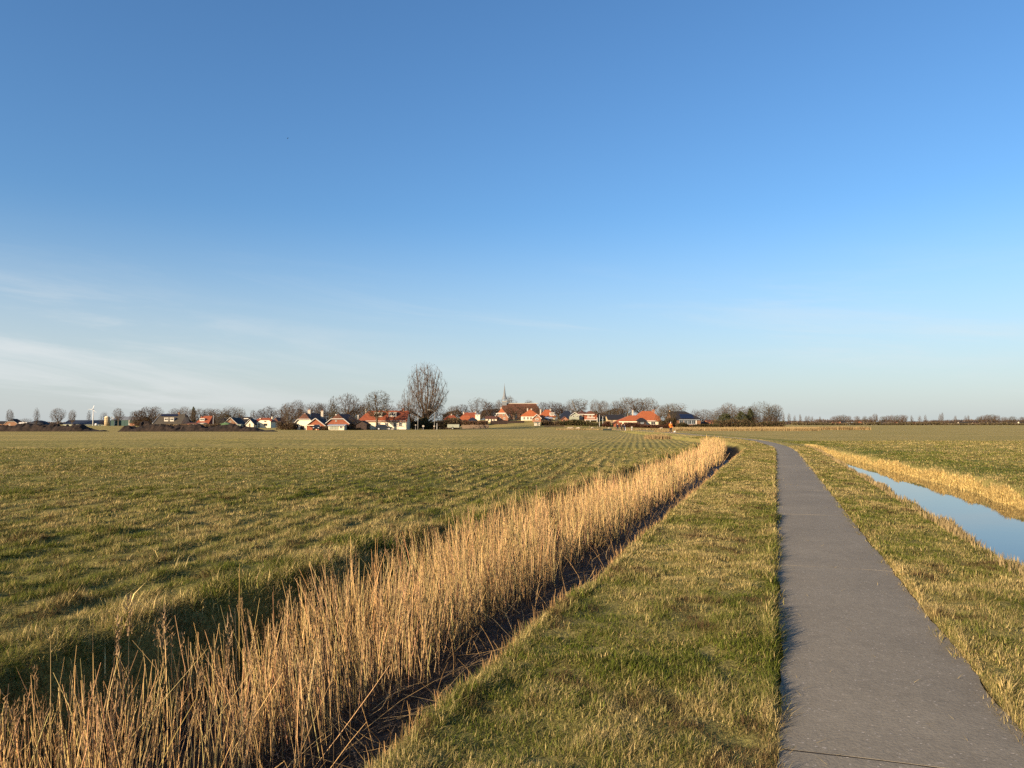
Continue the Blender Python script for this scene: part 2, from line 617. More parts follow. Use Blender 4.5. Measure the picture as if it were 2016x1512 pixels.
gme = np_mesh('ground', V, F, gm, smooth=True)
s_ = SG.ravel()
Yv = YG.ravel()
dry_v = 0.36 + 0.32 * sst(15, 110, Yv)
dry_v = np.where((s_ > -5.0) & (s_ < 3.2), 0.40, dry_v)
fe_ = right_far_edge(Yv)
green_band = np.exp(-((s_ - (fe_ + 2.4)) / 1.6) ** 2) * (Yv < 140) * (s_ > fe_)
dry_v = dry_v - 0.42 * green_band
straw = np.exp(-((s_ - (fe_ + 0.55)) / 0.32) ** 2) * (Yv < 62) * (s_ > 3.3)
dry_v = dry_v + 0.5 * straw
dry_v = np.where((s_ > -1.6) & (s_ < 0) & (Yv > 60) & (Yv < 190), 0.85, dry_v)
dry_v = np.where((s_ > 1.3) & (s_ < 2.4) & (Yv > 66) & (Yv < 190), 0.7, dry_v)
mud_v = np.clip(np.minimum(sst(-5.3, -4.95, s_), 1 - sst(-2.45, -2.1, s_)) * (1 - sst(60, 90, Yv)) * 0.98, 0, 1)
mud_v = np.maximum(mud_v, sst(3.0, 3.3, s_) * (1 - sst(fe_ + .1, fe_ + .6, s_)) * (Yv < 58) * 0.85)
mud_v = np.maximum(mud_v, 0.22 * (1 - sst(22, 55, Yv)) * (s_ < 3.0))
mud_v = np.maximum(mud_v, (s_ > -0.02) * (s_ < 1.34) * (Yv < 240) * 1.0)
for nm, arr in (('dry', dry_v), ('mud', mud_v)):
    at = gme.attributes.new(nm, 'FLOAT', 'POINT')
    at.data.foreach_set('value', np.clip(arr, 0, 1).astype(np.float32))
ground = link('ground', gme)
tag(ground, 'flat winter meadow of short green and straw coloured grass reaching the horizon', 'ground', kind='structure')

# ------------------------------------------------------------------ water
wm, wnn, wll, wb = principled('ditch_water', 0.02, 0.5)
wb.inputs['Base Color'].default_value = (0.012, 0.018, 0.016, 1)
wb.inputs['IOR'].default_value = 1.333
wz_n = wnn.new('ShaderNodeTexNoise')
wz_n.inputs['Scale'].default_value = 1.2
wz_n.inputs['Detail'].default_value = 3
wg = wnn.new('ShaderNodeNewGeometry')
wll.new(wg.outputs['Position'], wz_n.inputs['Vector'])
wbm = wnn.new('ShaderNodeBump')
wbm.inputs['Strength'].default_value = 0.05
wbm.inputs['Distance'].default_value = 0.02
wll.new(wz_n.outputs['Fac'], wbm.inputs['Height'])
wll.new(wbm.outputs[0], wb.inputs['Normal'])


def strip(name, s0, s1, y0, y1, z, m, dy=1.0):
    ys = np.arange(y0, y1 + dy, dy)
    xs = path_x(ys)
    a = np.stack([xs + (s0(ys) if callable(s0) else s0), ys, np.full_like(ys, z)], -1)
    b = np.stack([xs + (s1(ys) if callable(s1) else s1), ys, np.full_like(ys, z)], -1)
    VV = np.concatenate([a, b])
    n_ = len(ys)
    i = np.arange(n_ - 1)
    FF = np.stack([i, i + n_, i + n_ + 1, i + 1], -1)
    return link(name, np_mesh(name, VV, FF, m, smooth=True))


tag(strip('water', 2.9, lambda y: right_far_edge(y) + 0.9, -40, 58, WATER_R, wm), 'still blue sky-reflecting ditch water right of the path', 'water', kind='structure')
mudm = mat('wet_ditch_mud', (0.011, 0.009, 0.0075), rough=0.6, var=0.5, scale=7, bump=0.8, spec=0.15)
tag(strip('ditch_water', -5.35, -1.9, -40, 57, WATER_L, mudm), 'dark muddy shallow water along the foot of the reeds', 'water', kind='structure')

# ------------------------------------------------------------------ path of slabs
pm, pn, pl, pb = principled('worn_grey_paving', 0.9, 0.2)
pg = pn.new('ShaderNodeNewGeometry')


def pnoise(scale, detail=4, rough=0.6):
    z = pn.new('ShaderNodeTexNoise')
    z.inputs['Scale'].default_value = scale
    z.inputs['Detail'].default_value = detail
    z.inputs['Roughness'].default_value = rough
    pl.new(pg.outputs['Position'], z.inputs['Vector'])
    return z


pa, pc, pd = pnoise(0.7, 6), pnoise(45, 3, 0.7), pnoise(9, 5)
vor = pn.new('ShaderNodeTexVoronoi')
vor.inputs['Scale'].default_value = 95
pl.new(pg.outputs['Position'], vor.inputs['Vector'])
ramp = pn.new('ShaderNodeValToRGB')
ramp.color_ramp.elements[0].color = (0.128, 0.111, 0.084, 1)
ramp.color_ramp.elements[0].position = 0.34
ramp.color_ramp.elements[1].color = (0.230, 0.201, 0.152, 1)
ramp.color_ramp.elements[1].position = 0.66
mxa = pn.new('ShaderNodeMath')
mxa.operation = 'MULTIPLY_ADD'
pl.new(pc.outputs['Fac'], mxa.inputs[0])
mxa.inputs[1].default_value = 0.40
mxb = pn.new('ShaderNodeMath')
mxb.operation = 'MULTIPLY_ADD'
pl.new(pa.outputs['Fac'], mxb.inputs[0])
mxb.inputs[1].default_value = 0.36
mxc = pn.new('ShaderNodeMath')
mxc.operation = 'MULTIPLY'
pl.new(pd.outputs['Fac'], mxc.inputs[0])
mxc.inputs[1].default_value = 0.24
pl.new(mxc.outputs[0], mxb.inputs[2])
pl.new(mxb.outputs[0], mxa.inputs[2])
pl.new(mxa.outputs[0], ramp.inputs['Fac'])
# pale stone chips
chip = pn.new('ShaderNodeMath')
chip.operation = 'LESS_THAN'
sepc = pn.new('ShaderNodeSeparateColor')
pl.new(vor.outputs['Color'], sepc.inputs[0])
pl.new(sepc.outputs[0], chip.inputs[0])
chip.inputs[1].default_value = 0.012
chm = pn.new('ShaderNodeMixRGB')
pl.new(chip.outputs[0], chm.inputs['Fac'])
pl.new(ramp.outputs[0], chm.inputs['Color1'])
chm.inputs['Color2'].default_value = (0.33, 0.29, 0.24, 1)
pl.new(chm.outputs[0], pb.inputs['Base Color'])
pbm = pn.new('ShaderNodeBump')
pbm.inputs['Strength'].default_value = 0.5
pbm.inputs['Distance'].default_value = 0.008
pl.new(pc.outputs['Fac'], pbm.inputs['Height'])
pl.new(pbm.outputs[0], pb.inputs['Normal'])

ys_ = np.arange(-30, 260, 0.25)
pts_ = np.stack([path_x(ys_), ys_], -1)
arc = np.concatenate([[0], np.cumsum(np.linalg.norm(np.diff(pts_, axis=0), axis=1))])
arc -= np.interp(0, ys_, arc)


def on_path(a):
    y = np.interp(a, arc, ys_)
    x = path_x(y)
    dx = (path_x(y + 0.3) - path_x(y - 0.3)) / 0.6
    t = np.stack([dx, np.ones_like(dx)], -1)
    t /= np.linalg.norm(t, axis=1)[:, None]
    return np.stack([x, y], -1), t


path = empty('path')
tag(path, 'grey paved footpath with slab joints curving left toward the village', 'path', kind='structure')
PW = PATH_W * math.cos(math.atan(0.345))
joints = 4.32 + 5.5 * np.arange(-5, 42)
for a0, a1 in zip(joints[:-1], joints[1:]):
    if a1 > arc[-1] - 3:
        break
    aa = np.linspace(a0 + 0.009, a1 - 0.009, 41)
    P, T = on_path(aa)
    N = np.stack([T[:, 1], -T[:, 0]], -1)
    ww = np.linspace(0, 1, 7)
    edge = 0.05 * (noise2(aa / 0.5, aa * 0 + 4) - 0.5) + .03 * (noise2(aa / 0.17, aa * 0 + 5) - .5)
    edge2 = 0.035 * (noise2(aa / 0.5, aa * 0 + 14) - 0.5) + .03 * (noise2(aa / 0.17, aa * 0 + 15) - .5)
    top = []
    for w_ in ww:
        off = w_ * PW + edge * (1 - w_) + edge2 * w_
        q = P + N * off[:, None]
        zz = terp(q[:, 0], q[:, 1]) + path_bank(q[:, 1]) + 0.004 * (noise2(q[:, 0] / 0.5, q[:, 1] / 0.5) - 0.5) + 0.008 * math.sin(math.pi * w_) + 0.002 * (random.random() - .5)
        top.append(np.concatenate([q, zz[:, None]], 1))
    top = np.stack(top, 1)                      # (len, 7, 3)
    L_, W_ = top.shape[:2]
    VV = np.concatenate([top.reshape(-1, 3), (top - np.array([0, 0, 0.12])).reshape(-1, 3)])
    ii = np.arange(L_ * W_).reshape(L_, W_)
    FF = [np.stack([ii[:-1, :-1], ii[:-1, 1:], ii[1:, 1:], ii[1:, :-1]], -1).reshape(-1, 4)]
    ring = np.concatenate([ii[0, :], ii[1:, -1], ii[-1, -2::-1], ii[-2:0:-1, 0]])
    r2 = np.roll(ring, -1)
    FF.append(np.stack([ring, ring + L_ * W_, r2 + L_ * W_, r2], -1))
    me = np_mesh('path_slab', VV, np.concatenate(FF), pm)
    link('path_slab', me, None, path)

fillm = mat('joint_dirt', (0.022, 0.018, 0.014), rough=1, var=0.4, scale=20)
for a0 in joints:
    if a0 > arc[-1] - 3:
        break
    P, T = on_path(np.array([a0]))
    N = np.array([T[0][1], -T[0][0]])
    zt = float(terp(P[0][0], P[0][1]) + path_bank(P[0][1])) - 0.0025
    jm = MB()
    for i in range(8):
        w0_, w1_ = i / 8, (i + 1) / 8
        jm.poly([tuple(P[0] + N * (w_ * PW) + T[0] * e_) + (zt + 0.008 * math.sin(math.pi * w_),) for w_, e_ in ((w0_, -.014), (w1_, -.014), (w1_, .014), (w0_, .014))])
    jm.build('joint_filler', fillm, path)

# ------------------------------------------------------------------ grass, reeds (uncountable)
grassm = blade_mat('grass_blades', 0.32)
reedm = blade_mat('dry_reed', 0.15)


def blades(X, Y, Z, h, w, az, lean, col, seg=1, tip=None):
    """tapering bent blades; returns V, F, C"""
    n = len(X)
    dx, dy = np.cos(az), np.sin(az)
    px_, py_ = -dy * w * 0.5, dx * w * 0.5
    base = np.stack([X, Y, Z], -1)
    side = np.stack([px_, py_, np.zeros(n)], -1)
    lv = np.stack([dx * lean * h, dy * lean * h, h * np.sqrt(np.clip(1 - (lean * 0.8) ** 2, .15, 1))], -1)
    tipp = base + lv
    if seg == 1:
        Vv = np.stack([base - side, base + side, tipp], 1).reshape(-1, 3)
        i = np.arange(n)[:, None] * 3
        Ff = i + np.array([[0, 1, 2]])
        Cc = np.repeat(col, 3, 0)
    else:
        mid = base + np.stack([lv[:, 0] * 0.3, lv[:, 1] * 0.3, lv[:, 2] * 0.6], -1)
        Vv = np.stack([base - side, base + side, mid - side * .8, mid + side * .8, tipp], 1).reshape(-1, 3)
        i = np.arange(n)[:, None, None] * 5
        Ff = (i + np.array([[[0, 1, 3], [0, 3, 2], [2, 3, 4]]])).reshape(-1, 3)
        Cc = np.repeat(col, 5, 0)
    return Vv, Ff.reshape(-1, 3), Cc


def gather(name, parts, m, label, cat):
    Vs, Fs, Cs, o = [], [], [], 0
    for v, f, c in parts:
        Vs.append(v)
        Fs.append(f + o)
        Cs.append(c)
        o += len(v)
    ob = link(name, np_mesh(name, np.concatenate(Vs), np.concatenate(Fs), m, np.concatenate(Cs)))
    return tag(ob, label, cat, kind='stuff')


def scatter(s0, s1, y0, y1, dens, margin=0.85):
    """random points in a strip beside the path that could come into view"""
    n = int((s1 - s0) * (y1 - y0) * dens)
    s = rng.uniform(s0, s1, n)
    Y = rng.uniform(y0, y1, n)
    X = path_x(Y) + s
    k = (np.abs(X) < margin * np.maximum(Y, 0) + 0.6)
    return X[k], Y[k], s[k]


GREEN = np.array([0.168, 0.196, 0.032])
GREEN2 = np.array([0.112, 0.142, 0.023])
STRAW = np.array([0.66, 0.50, 0.21])
TAN = np.array([0.40, 0.285, 0.125])


def grass_colour(X, Y, dryness):
    n = len(X)
    p = 0.65 * noise2(X / 0.7 + 11, Y / 0.9) + 0.45 * noise2(X / 0.22, Y / 0.26 + 4) + 0.3 * noise2(X / 4.0, Y / 5.0 + 8) - 0.70
    t = np.clip(dryness + 1.35 * p + rng.normal(0, 0.36, n), 0, 1)[:, None]
    g = GREEN * (1 - rng.random((n, 1)) * 0.5) + (GREEN2 - GREEN) * rng.random((n, 1)) * 0.5
    d = STRAW + (TAN - STRAW) * rng.random((n, 1))
    c = g * (1 - t) + d * t
    dead = sst(.62, .80, 0.6 * noise2(X / 0.38 + 90, Y / 0.42 + 30) + 0.4 * noise2(X / 0.12 + 9, Y / 0.14 + 3))[:, None] * (rng.random((n, 1)) < .7)
    c = c * (1 - dead) + np.array([0.13, 0.085, 0.04]) * dead
    return np.clip(c * rng.uniform(0.5, 1.3, (n, 1)), 0, 1)


def turf(s0, s1, bands, hmin, hmax, dryness, tuss=0.6, rowed=False, margin=0.85, keepf=None):
    out = []
    for y0, y1, dens, seg in bands:
        X, Y, s = scatter(s0, s1, y0, y1, dens, margin)
        if keepf is not None:
            keep = keepf(s, Y)
            X, Y, s = X[keep], Y[keep], s[keep]
        if rowed:
            keep = rng.random(len(X)) < 0.55 + 0.45 * rows(X, Y)
            X, Y, s = X[keep], Y[keep], s[keep]
        Z = height(X, Y) - 0.006
        cl = np.clip((0.6 * noise2(X / 0.30 + 5, Y / 0.36) + 0.4 * noise2(X / 0.13 + 1, Y / 0.15)) * 1.9 - 0.45, 0.18, 1.15)
        h = (hmin + (hmax - hmin) * (cl * tuss + (1 - tuss) * rng.random(len(X)))) * rng.uniform(0.7, 1.3, len(X))
        if rowed:
            h = h * (0.7 + 0.5 * rows(X, Y))
        w = np.maximum(0.0034, 0.00085 * Y) * rng.uniform(0.7, 1.3, len(X))
        az = 15.0 * noise2(X / 0.30 + 60, Y / 0.30 + 20) + rng.normal(0, 1.7, len(X))
        lean = np.clip(np.abs(rng.normal(0.85, 0.3, len(X))), 0.05, 1.18)
        d = dryness(s, Y) if callable(dryness) else dryness
        out.append(blades(X, Y, Z, h, w, az, lean, grass_colour(X, Y, d), seg))
    return out


vb = [(2.6, 6, 9500, 3), (6, 10, 6500, 1), (10, 17, 3400, 1), (17, 30, 1500, 1), (30, 52, 650, 1), (52, 90, 190, 1)]
verge = turf(-1.98, 0.01, vb, 0.018, 0.068, lambda s, Y: 0.40 + 0.12 * np.exp(-((s + 1.1) / .5) ** 2), 0.75)
# longer fringe hanging over the paving edge and the ditch lip
verge += turf(-0.12, 0.05, [(2.6, 8, 4200, 3), (8, 16, 2200, 3), (16, 55, 900, 1)], 0.03, 0.14, 0.45, .85)
verge += turf(-2.25, -1.85, [(2.6, 8, 3200, 3), (8, 16, 1700, 3), (16, 52, 800, 1)], 0.03, 0.12, 0.62)
gather('verge_grass', verge, grassm, 'short mown green and straw grass between the reeds and the path', 'grass')
vr_ = [(2.6, 6, 8000, 3), (6, 10, 5800, 1), (10, 17, 3200, 1), (17, 30, 1400, 1), (30, 58, 560, 1)]
vergr = turf(1.33, 3.05, vr_, 0.018, 0.068, 0.40, 0.75)
vergr += turf(1.25, 1.42, [(2.6, 8, 3600, 3), (8, 16, 1800, 3), (16, 55, 700, 1)], 0.02, 0.12, 0.60, .85)
n = 260
Y = 3.0 + 30 * rng.random(n) ** 1.6
e_ = np.where(rng.random(n) < .75, rng.beta(1, 7, n), rng.random(n))
s = np.where(rng.random(n) < .5, e_, 1 - e_) * PATH_W
X = path_x(Y) + s
vergr.append(blades(X, Y, np.full(n, .012), rng.uniform(.02, .07, n), np.maximum(.003, .0006 * Y), rng.uniform(0, 6.28, n), np.full(n, 1.24), STRAW[None] * rng.uniform(.3, 1.1, (n, 1)), 1))
gather('path_side_grass', vergr, grassm, 'short grass strip between the path and the blue ditch', 'grass')

field = turf(-26, -5.15, [(4.3, 8, 5200, 1), (8, 13, 3200, 1), (13, 20, 1500, 1)], 0.02, 0.105, 0.27, 0.8, True)
field += turf(-46, -5.2, [(20, 32, 560, 1)], 0.02, 0.085, 0.34, 0.75, True)
field += turf(-62, -5.2, [(32, 52, 170, 1)], 0.02, 0.09, 0.44, 0.75, True)
field += turf(-5.95, -4.95, [(3.5, 12, 1800, 3), (12, 30, 900, 1), (30, 60, 400, 1)], 0.06, 0.20, 0.42, 0.7)
# a few bleached stalks standing in the meadow
sx = np.array([-3.9, -3.8, -3.55, -3.5, -3.2, -5.2, -2.9, -6.6, -4.4])
sy = np.array([8.9, 8.95, 7.0, 7.05, 6.1, 12.0, 7.6, 10.5, 9.6])
field.append(blades(sx, sy, height(sx, sy), np.full(9, 0.26), np.full(9, 0.012), rng.uniform(0, 6.28, 9), np.full(9, 0.7), np.tile(STRAW * 1.5, (9, 1)), 3))
gather('meadow_grass', field, grassm, 'tussocky green and straw pasture grass left of the reed ditch', 'grass')

fr_ = []
for y0, y1, d in ((12, 26, 420), (26, 45, 220), (45, 75, 90)):
    fr_ += turf(3.6, 30, [(y0, y1, d, 1)], 0.03, 0.09, lambda s, Y: 0.42 - 0.33 * np.exp(-((s - right_far_edge(Y) - 2.2) / 1.5) ** 2), 0.6, margin=0.78, keepf=lambda s, Y: s > right_far_edge(Y) + .65)
gather('right_meadow_grass', fr_, grassm, 'green to brown pasture grass beyond the blue ditch', 'grass')

# straw coloured dead grass on both banks of the right hand ditch
bank = []
for y0, y1, d, seg in ((13, 24, 1500, 3), (24, 40, 800, 3), (40, 62, 420, 1)):
    n = int((y1 - y0) * 0.75 * d)
    Y = rng.uniform(y0, y1, n)
    s = right_far_edge(Y) + rng.uniform(0.12, 0.68, n)
    X = path_x(Y) + s
    Z = height(X, Y)
    k = Z > WATER_R - 0.05
    X, Y, Z = X[k], Y[k], Z[k]
    n = len(X)
    h = rng.uniform(0.05, 0.17, n) * (0.6 + 0.8 * noise2(X / .5, Y / .6))
    col = (STRAW * np.array([0.92, 0.90, 0.85]))[None] * rng.uniform(0.55, 1.25, (n, 1))
    bank.append(blades(X, Y, Z - 0.01, h, np.maximum(0.006, 0.0009 * Y) * rng.uniform(.7, 1.3, n), rng.normal(math.pi, 1.1, n), np.abs(rng.normal(.55, .3, n)), col, seg))
for y0, y1, d, seg in ((5, 12, 900, 3), (12, 24, 900, 3), (24, 58, 420, 1)):
    n = int((y1 - y0) * 0.6 * d)
    Y = rng.uniform(y0, y1, n)
    s = rng.uniform(2.72, 3.22, n)
    X = path_x(Y) + s
    k = rng.random(n) < 0.2 + 0.8 * sst(.35, .65, noise2(Y / 1.3, Y * 0 + 6)) * sst(6, 13, Y)
    X, Y = X[k], Y[k]
    n = len(X)
    h = rng.uniform(0.05, 0.16, n)
    col = np.array([0.34, 0.25, 0.12])[None] * rng.uniform(0.5, 1.3, (n, 1))
    bank.append(blades(X, Y, height(X, Y) - 0.01, h, np.maximum(0.005, 0.0009 * Y), rng.uniform(0, 6.28, n), np.abs(rng.normal(.25, .25, n)), col, seg))
gather('bank_straw', bank, grassm, 'straw coloured dead grass lining the banks of the blue ditch', 'grass')


def stems(X, Y, Z, h, r, leanx, leany, bend, col):
    """three-sided reed stems of three sections"""
    n = len(X)
    ts = np.array([0, 0.4, 0.75, 1.0])
    rs = np.array([1.0, 0.9, 0.75, 0.45])
    Vv = np.zeros((n, 4, 3, 3))
    a0 = rng.uniform(0, 2.1, n)
    for i, (t, rr) in enumerate(zip(ts, rs)):
        cx_ = X + leanx * h * t + bend[:, 0] * h * t * t
        cy_ = Y + leany * h * t + bend[:, 1] * h * t * t
        cz_ = Z + h * t
        for k in range(3):
            a = a0 + k * 2.0944
            Vv[:, i, k, 0] = cx_ + np.cos(a) * r * rr
            Vv[:, i, k, 1] = cy_ + np.sin(a) * r * rr
            Vv[:, i, k, 2] = cz_
    f = []
    for i in range(3):
        for k in range(3):
            k2 = (k + 1) % 3
            a, b, c, d = i * 3 + k, i * 3 + k2, i * 3 + 3 + k2, i * 3 + 3 + k
            f += [(a, b, c), (a, c, d)]
    Ff = (np.arange(n)[:, None, None] * 12 + np.array(f)[None]).reshape(-1, 3)
    tipx = X + leanx * h + bend[:, 0] * h
    tipy = Y + leany * h + bend[:, 1] * h
    return (Vv.reshape(-1, 3), Ff, np.repeat(col, 12, 0)), np.stack([tipx, tipy, Z + h], -1)


def plumes(tips, size, col, nper=26):
    n = len(tips)
    m = n * nper
    t = np.repeat(tips, nper, 0)
    sz = np.repeat(size, nper)
    u = np.tile(np.linspace(0, 1, nper), n)
    t = t + np.stack([rng.normal(0, .012, m), rng.normal(0, .012, m), (u - 0.75) * sz * 1.3], -1)
    return blades(t[:, 0], t[:, 1], t[:, 2], sz * rng.uniform(.15, .34, m), sz * 0.05, rng.uniform(0, 6.28, m), np.abs(rng.normal(.6, .3, m)), np.repeat(col, nper, 0), 1)


REED = np.array([0.62, 0.415, 0.185])
reeds = []
for y0, y1, d, rmul in ((2.4, 7, 470, 0.90), (7, 12, 400, 0.98), (12, 20, 250, 1.35), (20, 32, 145, 2.2), (32, 63, 74, 3.5)):
    n = int((y1 - y0) * 2.1 * d)
    Y = rng.uniform(y0, y1, n)
    s = rng.uniform(-5.05, -2.95, n)
    # ragged edges, clumps, a thin gap and the sparse far end
    dens = sst(-5.15, -4.75, s) * (1 - sst(-3.74, -3.16, s + 0.35 * (noise2(Y / 0.9, Y * 0 + 21) - .5)))
    dens = dens * (0.16 + 0.95 * sst(0.28, 0.6, noise2(s / 0.32 + 40, Y / 0.40)))
    dens = dens * (1 - 0.75 * np.exp(-((Y - 30) / 2.2) ** 2) * sst(-4.6, -3.9, s))
    k = rng.random(n) < dens
    Y, s = Y[k], s[k]
    n = len(Y)
    X = path_x(Y) + s
    kk = np.abs(X) < 0.9 * Y + 0.8
    X, Y, s = X[kk], Y[kk], s[kk]
    n = len(X)
    Z = np.where(Y > 46, np.maximum(height(X, Y) - 0.04, WATER_L - 0.05), WATER_L - 0.05)
    patch = noise2(X / 0.8 + 2, Y / 1.0)
    h = 0.60 + 0.34 * patch + rng.normal(0, 0.12, n) + 0.10 * sst(-3.6, -4.6, s)
    h = h - 0.15 * (1 - sst(4.0, 12.0, Y)) - 0.04
    tall = rng.random(n) < 0.05
    h = np.where(tall, h + rng.uniform(0.08, 0.30, n), h)
    h = np.clip(h, 0.2, 1.75)
    lx, ly = rng.normal(-0.03, 0.12, n) + 0.25 * (noise2(X / .5 + 77, Y / .6) - .5), rng.normal(-0.02, 0.09, n)
    wild = rng.random(n) < 0.05
    lx = np.where(wild, rng.normal(0.1, 0.4, n), lx)
    bend = rng.normal(0, 0.055, (n, 2))
    col = REED[None] * rng.uniform(0.55, 1.15, (n, 1)) * (1 + rng.normal(0, 0.07, (n, 3)))
    st, tips = stems(X, Y, Z, h, 0.0029 * rmul * rng.uniform(.75, 1.25, n), lx, ly, bend, np.clip(col, 0, 1))
    reeds.append(st)
    pk = (h > 0.80 - .2 * (Y < 8)) & (rng.random(n) < 0.22)
    if pk.any():
        reeds.append(plumes(tips[pk], rng.uniform(.08, .14, pk.sum()), np.array([0.27, 0.17, 0.085])[None] * rng.uniform(.7, 1.2, (pk.sum(), 1))))
    # dry leaves on the stems
    lk = rng.random(n) < 0.16
    t = rng.uniform(.25, .95, lk.sum())
    hb = h[lk]
    reeds.append(blades(X[lk] + lx[lk] * hb * t, Y[lk] + ly[lk] * hb * t, Z[lk] + hb * t, rng.uniform(.08, .2, lk.sum()), 0.0048 * rmul * np.ones(lk.sum()), rng.uniform(0, 6.28, lk.sum()), np.abs(rng.normal(.5, .25, lk.sum())), col[lk] * 0.95, 1))
# the lone tall stems at the near left
tx, ty = np.array([-2.62, -2.66, -2.38, -2.05]), np.array([5.35, 5.30, 5.40, 5.55])
st, tips = stems(tx, ty, np.full(4, WATER_L), np.array([1.12, 1.0, 1.02, 0.95]), np.full(4, 0.0034), np.array([-.06, 0.01, -.02, .02]), np.zeros(4), rng.normal(0, .03, (4, 2)), np.tile(REED, (4, 1)))
reeds.append(st)
reeds.append(plumes(tips, np.full(4, 0.2), np.tile([0.30, 0.20, 0.11], (4, 1)), 40))
# stubble of cut reed along the right bank foot
for y0, y1, d, rm in ((2.6, 10, 190, 1.0), (10, 24, 120, 1.6), (24, 50, 60, 3.0)):
    n = int((y1 - y0) * 1.0 * d)
    Y = rng.uniform(y0, y1, n)
    s = -2.02 - np.abs(rng.normal(0, 0.17, n))
    X = path_x(Y) + s
    h = 0.03 + 0.17 * rng.random(n) ** 2.6
    col = REED[None] * np.array([0.8, .72, .7]) * rng.uniform(0.45, 1.1, (n, 1))
    st, _ = stems(X, Y, np.maximum(height(X, Y) - .03, WATER_L), h, 0.0023 * rm * np.ones(n), rng.normal(0, .12, n), rng.normal(0, .12, n), rng.normal(0, .08, (n, 2)), col)
    reeds.append(st)
# fallen stems and litter across the mud
n = 700
Y = 2.6 + 34 * rng.random(n) ** 1.7
s = rng.uniform(-3.5, -2.35, n)
X = path_x(Y) + s
st, _ = stems(X, Y, np.maximum(height(X, Y) - .02, WATER_L - .02), .05 + .5 * rng.random(n) ** 2.5, 0.0026 * np.maximum(1, Y / 10), rng.normal(.05, .45, n), rng.normal(0, .4, n), rng.normal(0, .25, (n, 2)), REED[None] * np.array([.85, .8, .8]) * rng.uniform(.3, 1.1, (n, 1)))
reeds.append(st)
n = 110
Y = np.concatenate([rng.uniform(3.0, 12, 80), rng.uniform(12, 28, 30)])
s = rng.uniform(-3.5, -2.7, n)
X = path_x(Y) + s
st, _ = stems(X, Y, np.full(n, WATER_L + .02), rng.uniform(.10, .34, n), np.full(n, 0.0036), rng.normal(1.2, 2.2, n), rng.normal(.8, 2.6, n), rng.normal(0, 1.2, (n, 2)), REED[None] * rng.uniform(.6, 1.05, (n, 1)))
reeds.append(st)
n = 24000
Y = 2.6 + 26 * rng.random(n) ** 1.5
s = rng.uniform(-4.0, -2.25, n)
X = path_x(Y) + s
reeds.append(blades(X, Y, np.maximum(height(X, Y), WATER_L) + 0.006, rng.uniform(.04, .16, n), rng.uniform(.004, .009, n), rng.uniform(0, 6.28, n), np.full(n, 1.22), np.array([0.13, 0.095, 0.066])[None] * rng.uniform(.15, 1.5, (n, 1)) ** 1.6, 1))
gather('reed_bed', reeds, reedm, 'dense golden dry reeds standing in the ditch left of the path', 'reeds')


def reed_patch(name, label, px0, px1, Y0, Y1, h0, h1, n, tone=(0.27, 0.19, 0.09), wmul=0.0009, thin=None):
    """far reed strip seen only as a mass of stems"""
    Y = rng.uniform(Y0, Y1, n)
    X = wx(rng.uniform(px0, px1, n), (Y0 + Y1) / 2)
    k = rng.random(n) < 0.85 + 0.15 * sst(.3, .6, noise2(X / 5.5, Y / 2))
    X, Y = X[k], Y[k]
    n = len(X)
    h = rng.uniform(h0, h1, n) * (0.75 + 0.4 * noise2(X / 9 + 3, Y / 3))
    col = np.array(tone)[None] * rng.uniform(.75, 1.15, (n, 1))
    b = blades(X, Y, height(X, Y) - .03, h, wmul * Y * rng.uniform(.6, 1.4, n), rng.normal(math.pi / 2, 1.2, n), np.abs(rng.normal(.3, .2, n)), col, 1)
    return gather(name, [b], reedm, label, 'reeds')


reed_patch('reed_strip', 'low pale reed strip across the right meadow below the dark solar roof house', 1322, 1600, 178, 187, .5, 1.1, 42000, wmul=.00045, tone=(0.33, 0.235, 0.11))
reed_patch('reed_strip', 'thin far reed strip at the right below the distant tree clumps', 1595, 1705, 205, 210, .5, 1.15, 4500)
reed_patch('reed_strip', 'small straw patch in the ditch beyond the main reed bed', 1276, 1312, 82, 88, .25, .6, 2200)
reed_patch('reed_strip', 'pale straw patch beside the path behind the orange jacket walker', 1293, 1330, 134, 140, .15, .4, 2000)
reed_patch('reed_strip', 'scattered pale dry grass in the meadow behind the three walkers', 1095, 1330, 205, 214, .15, .5, 5000)

# ------------------------------------------------------------------ buildings
def dedupe(pts):
    out = []
    for p in pts:
        if not out or (Vector(p) - Vector(out[-1])).length > 1e-4:
            out.append(p)
    if len(out) > 2 and (Vector(out[0]) - Vector(out[-1])).length < 1e-4:
        out.pop()
    return out


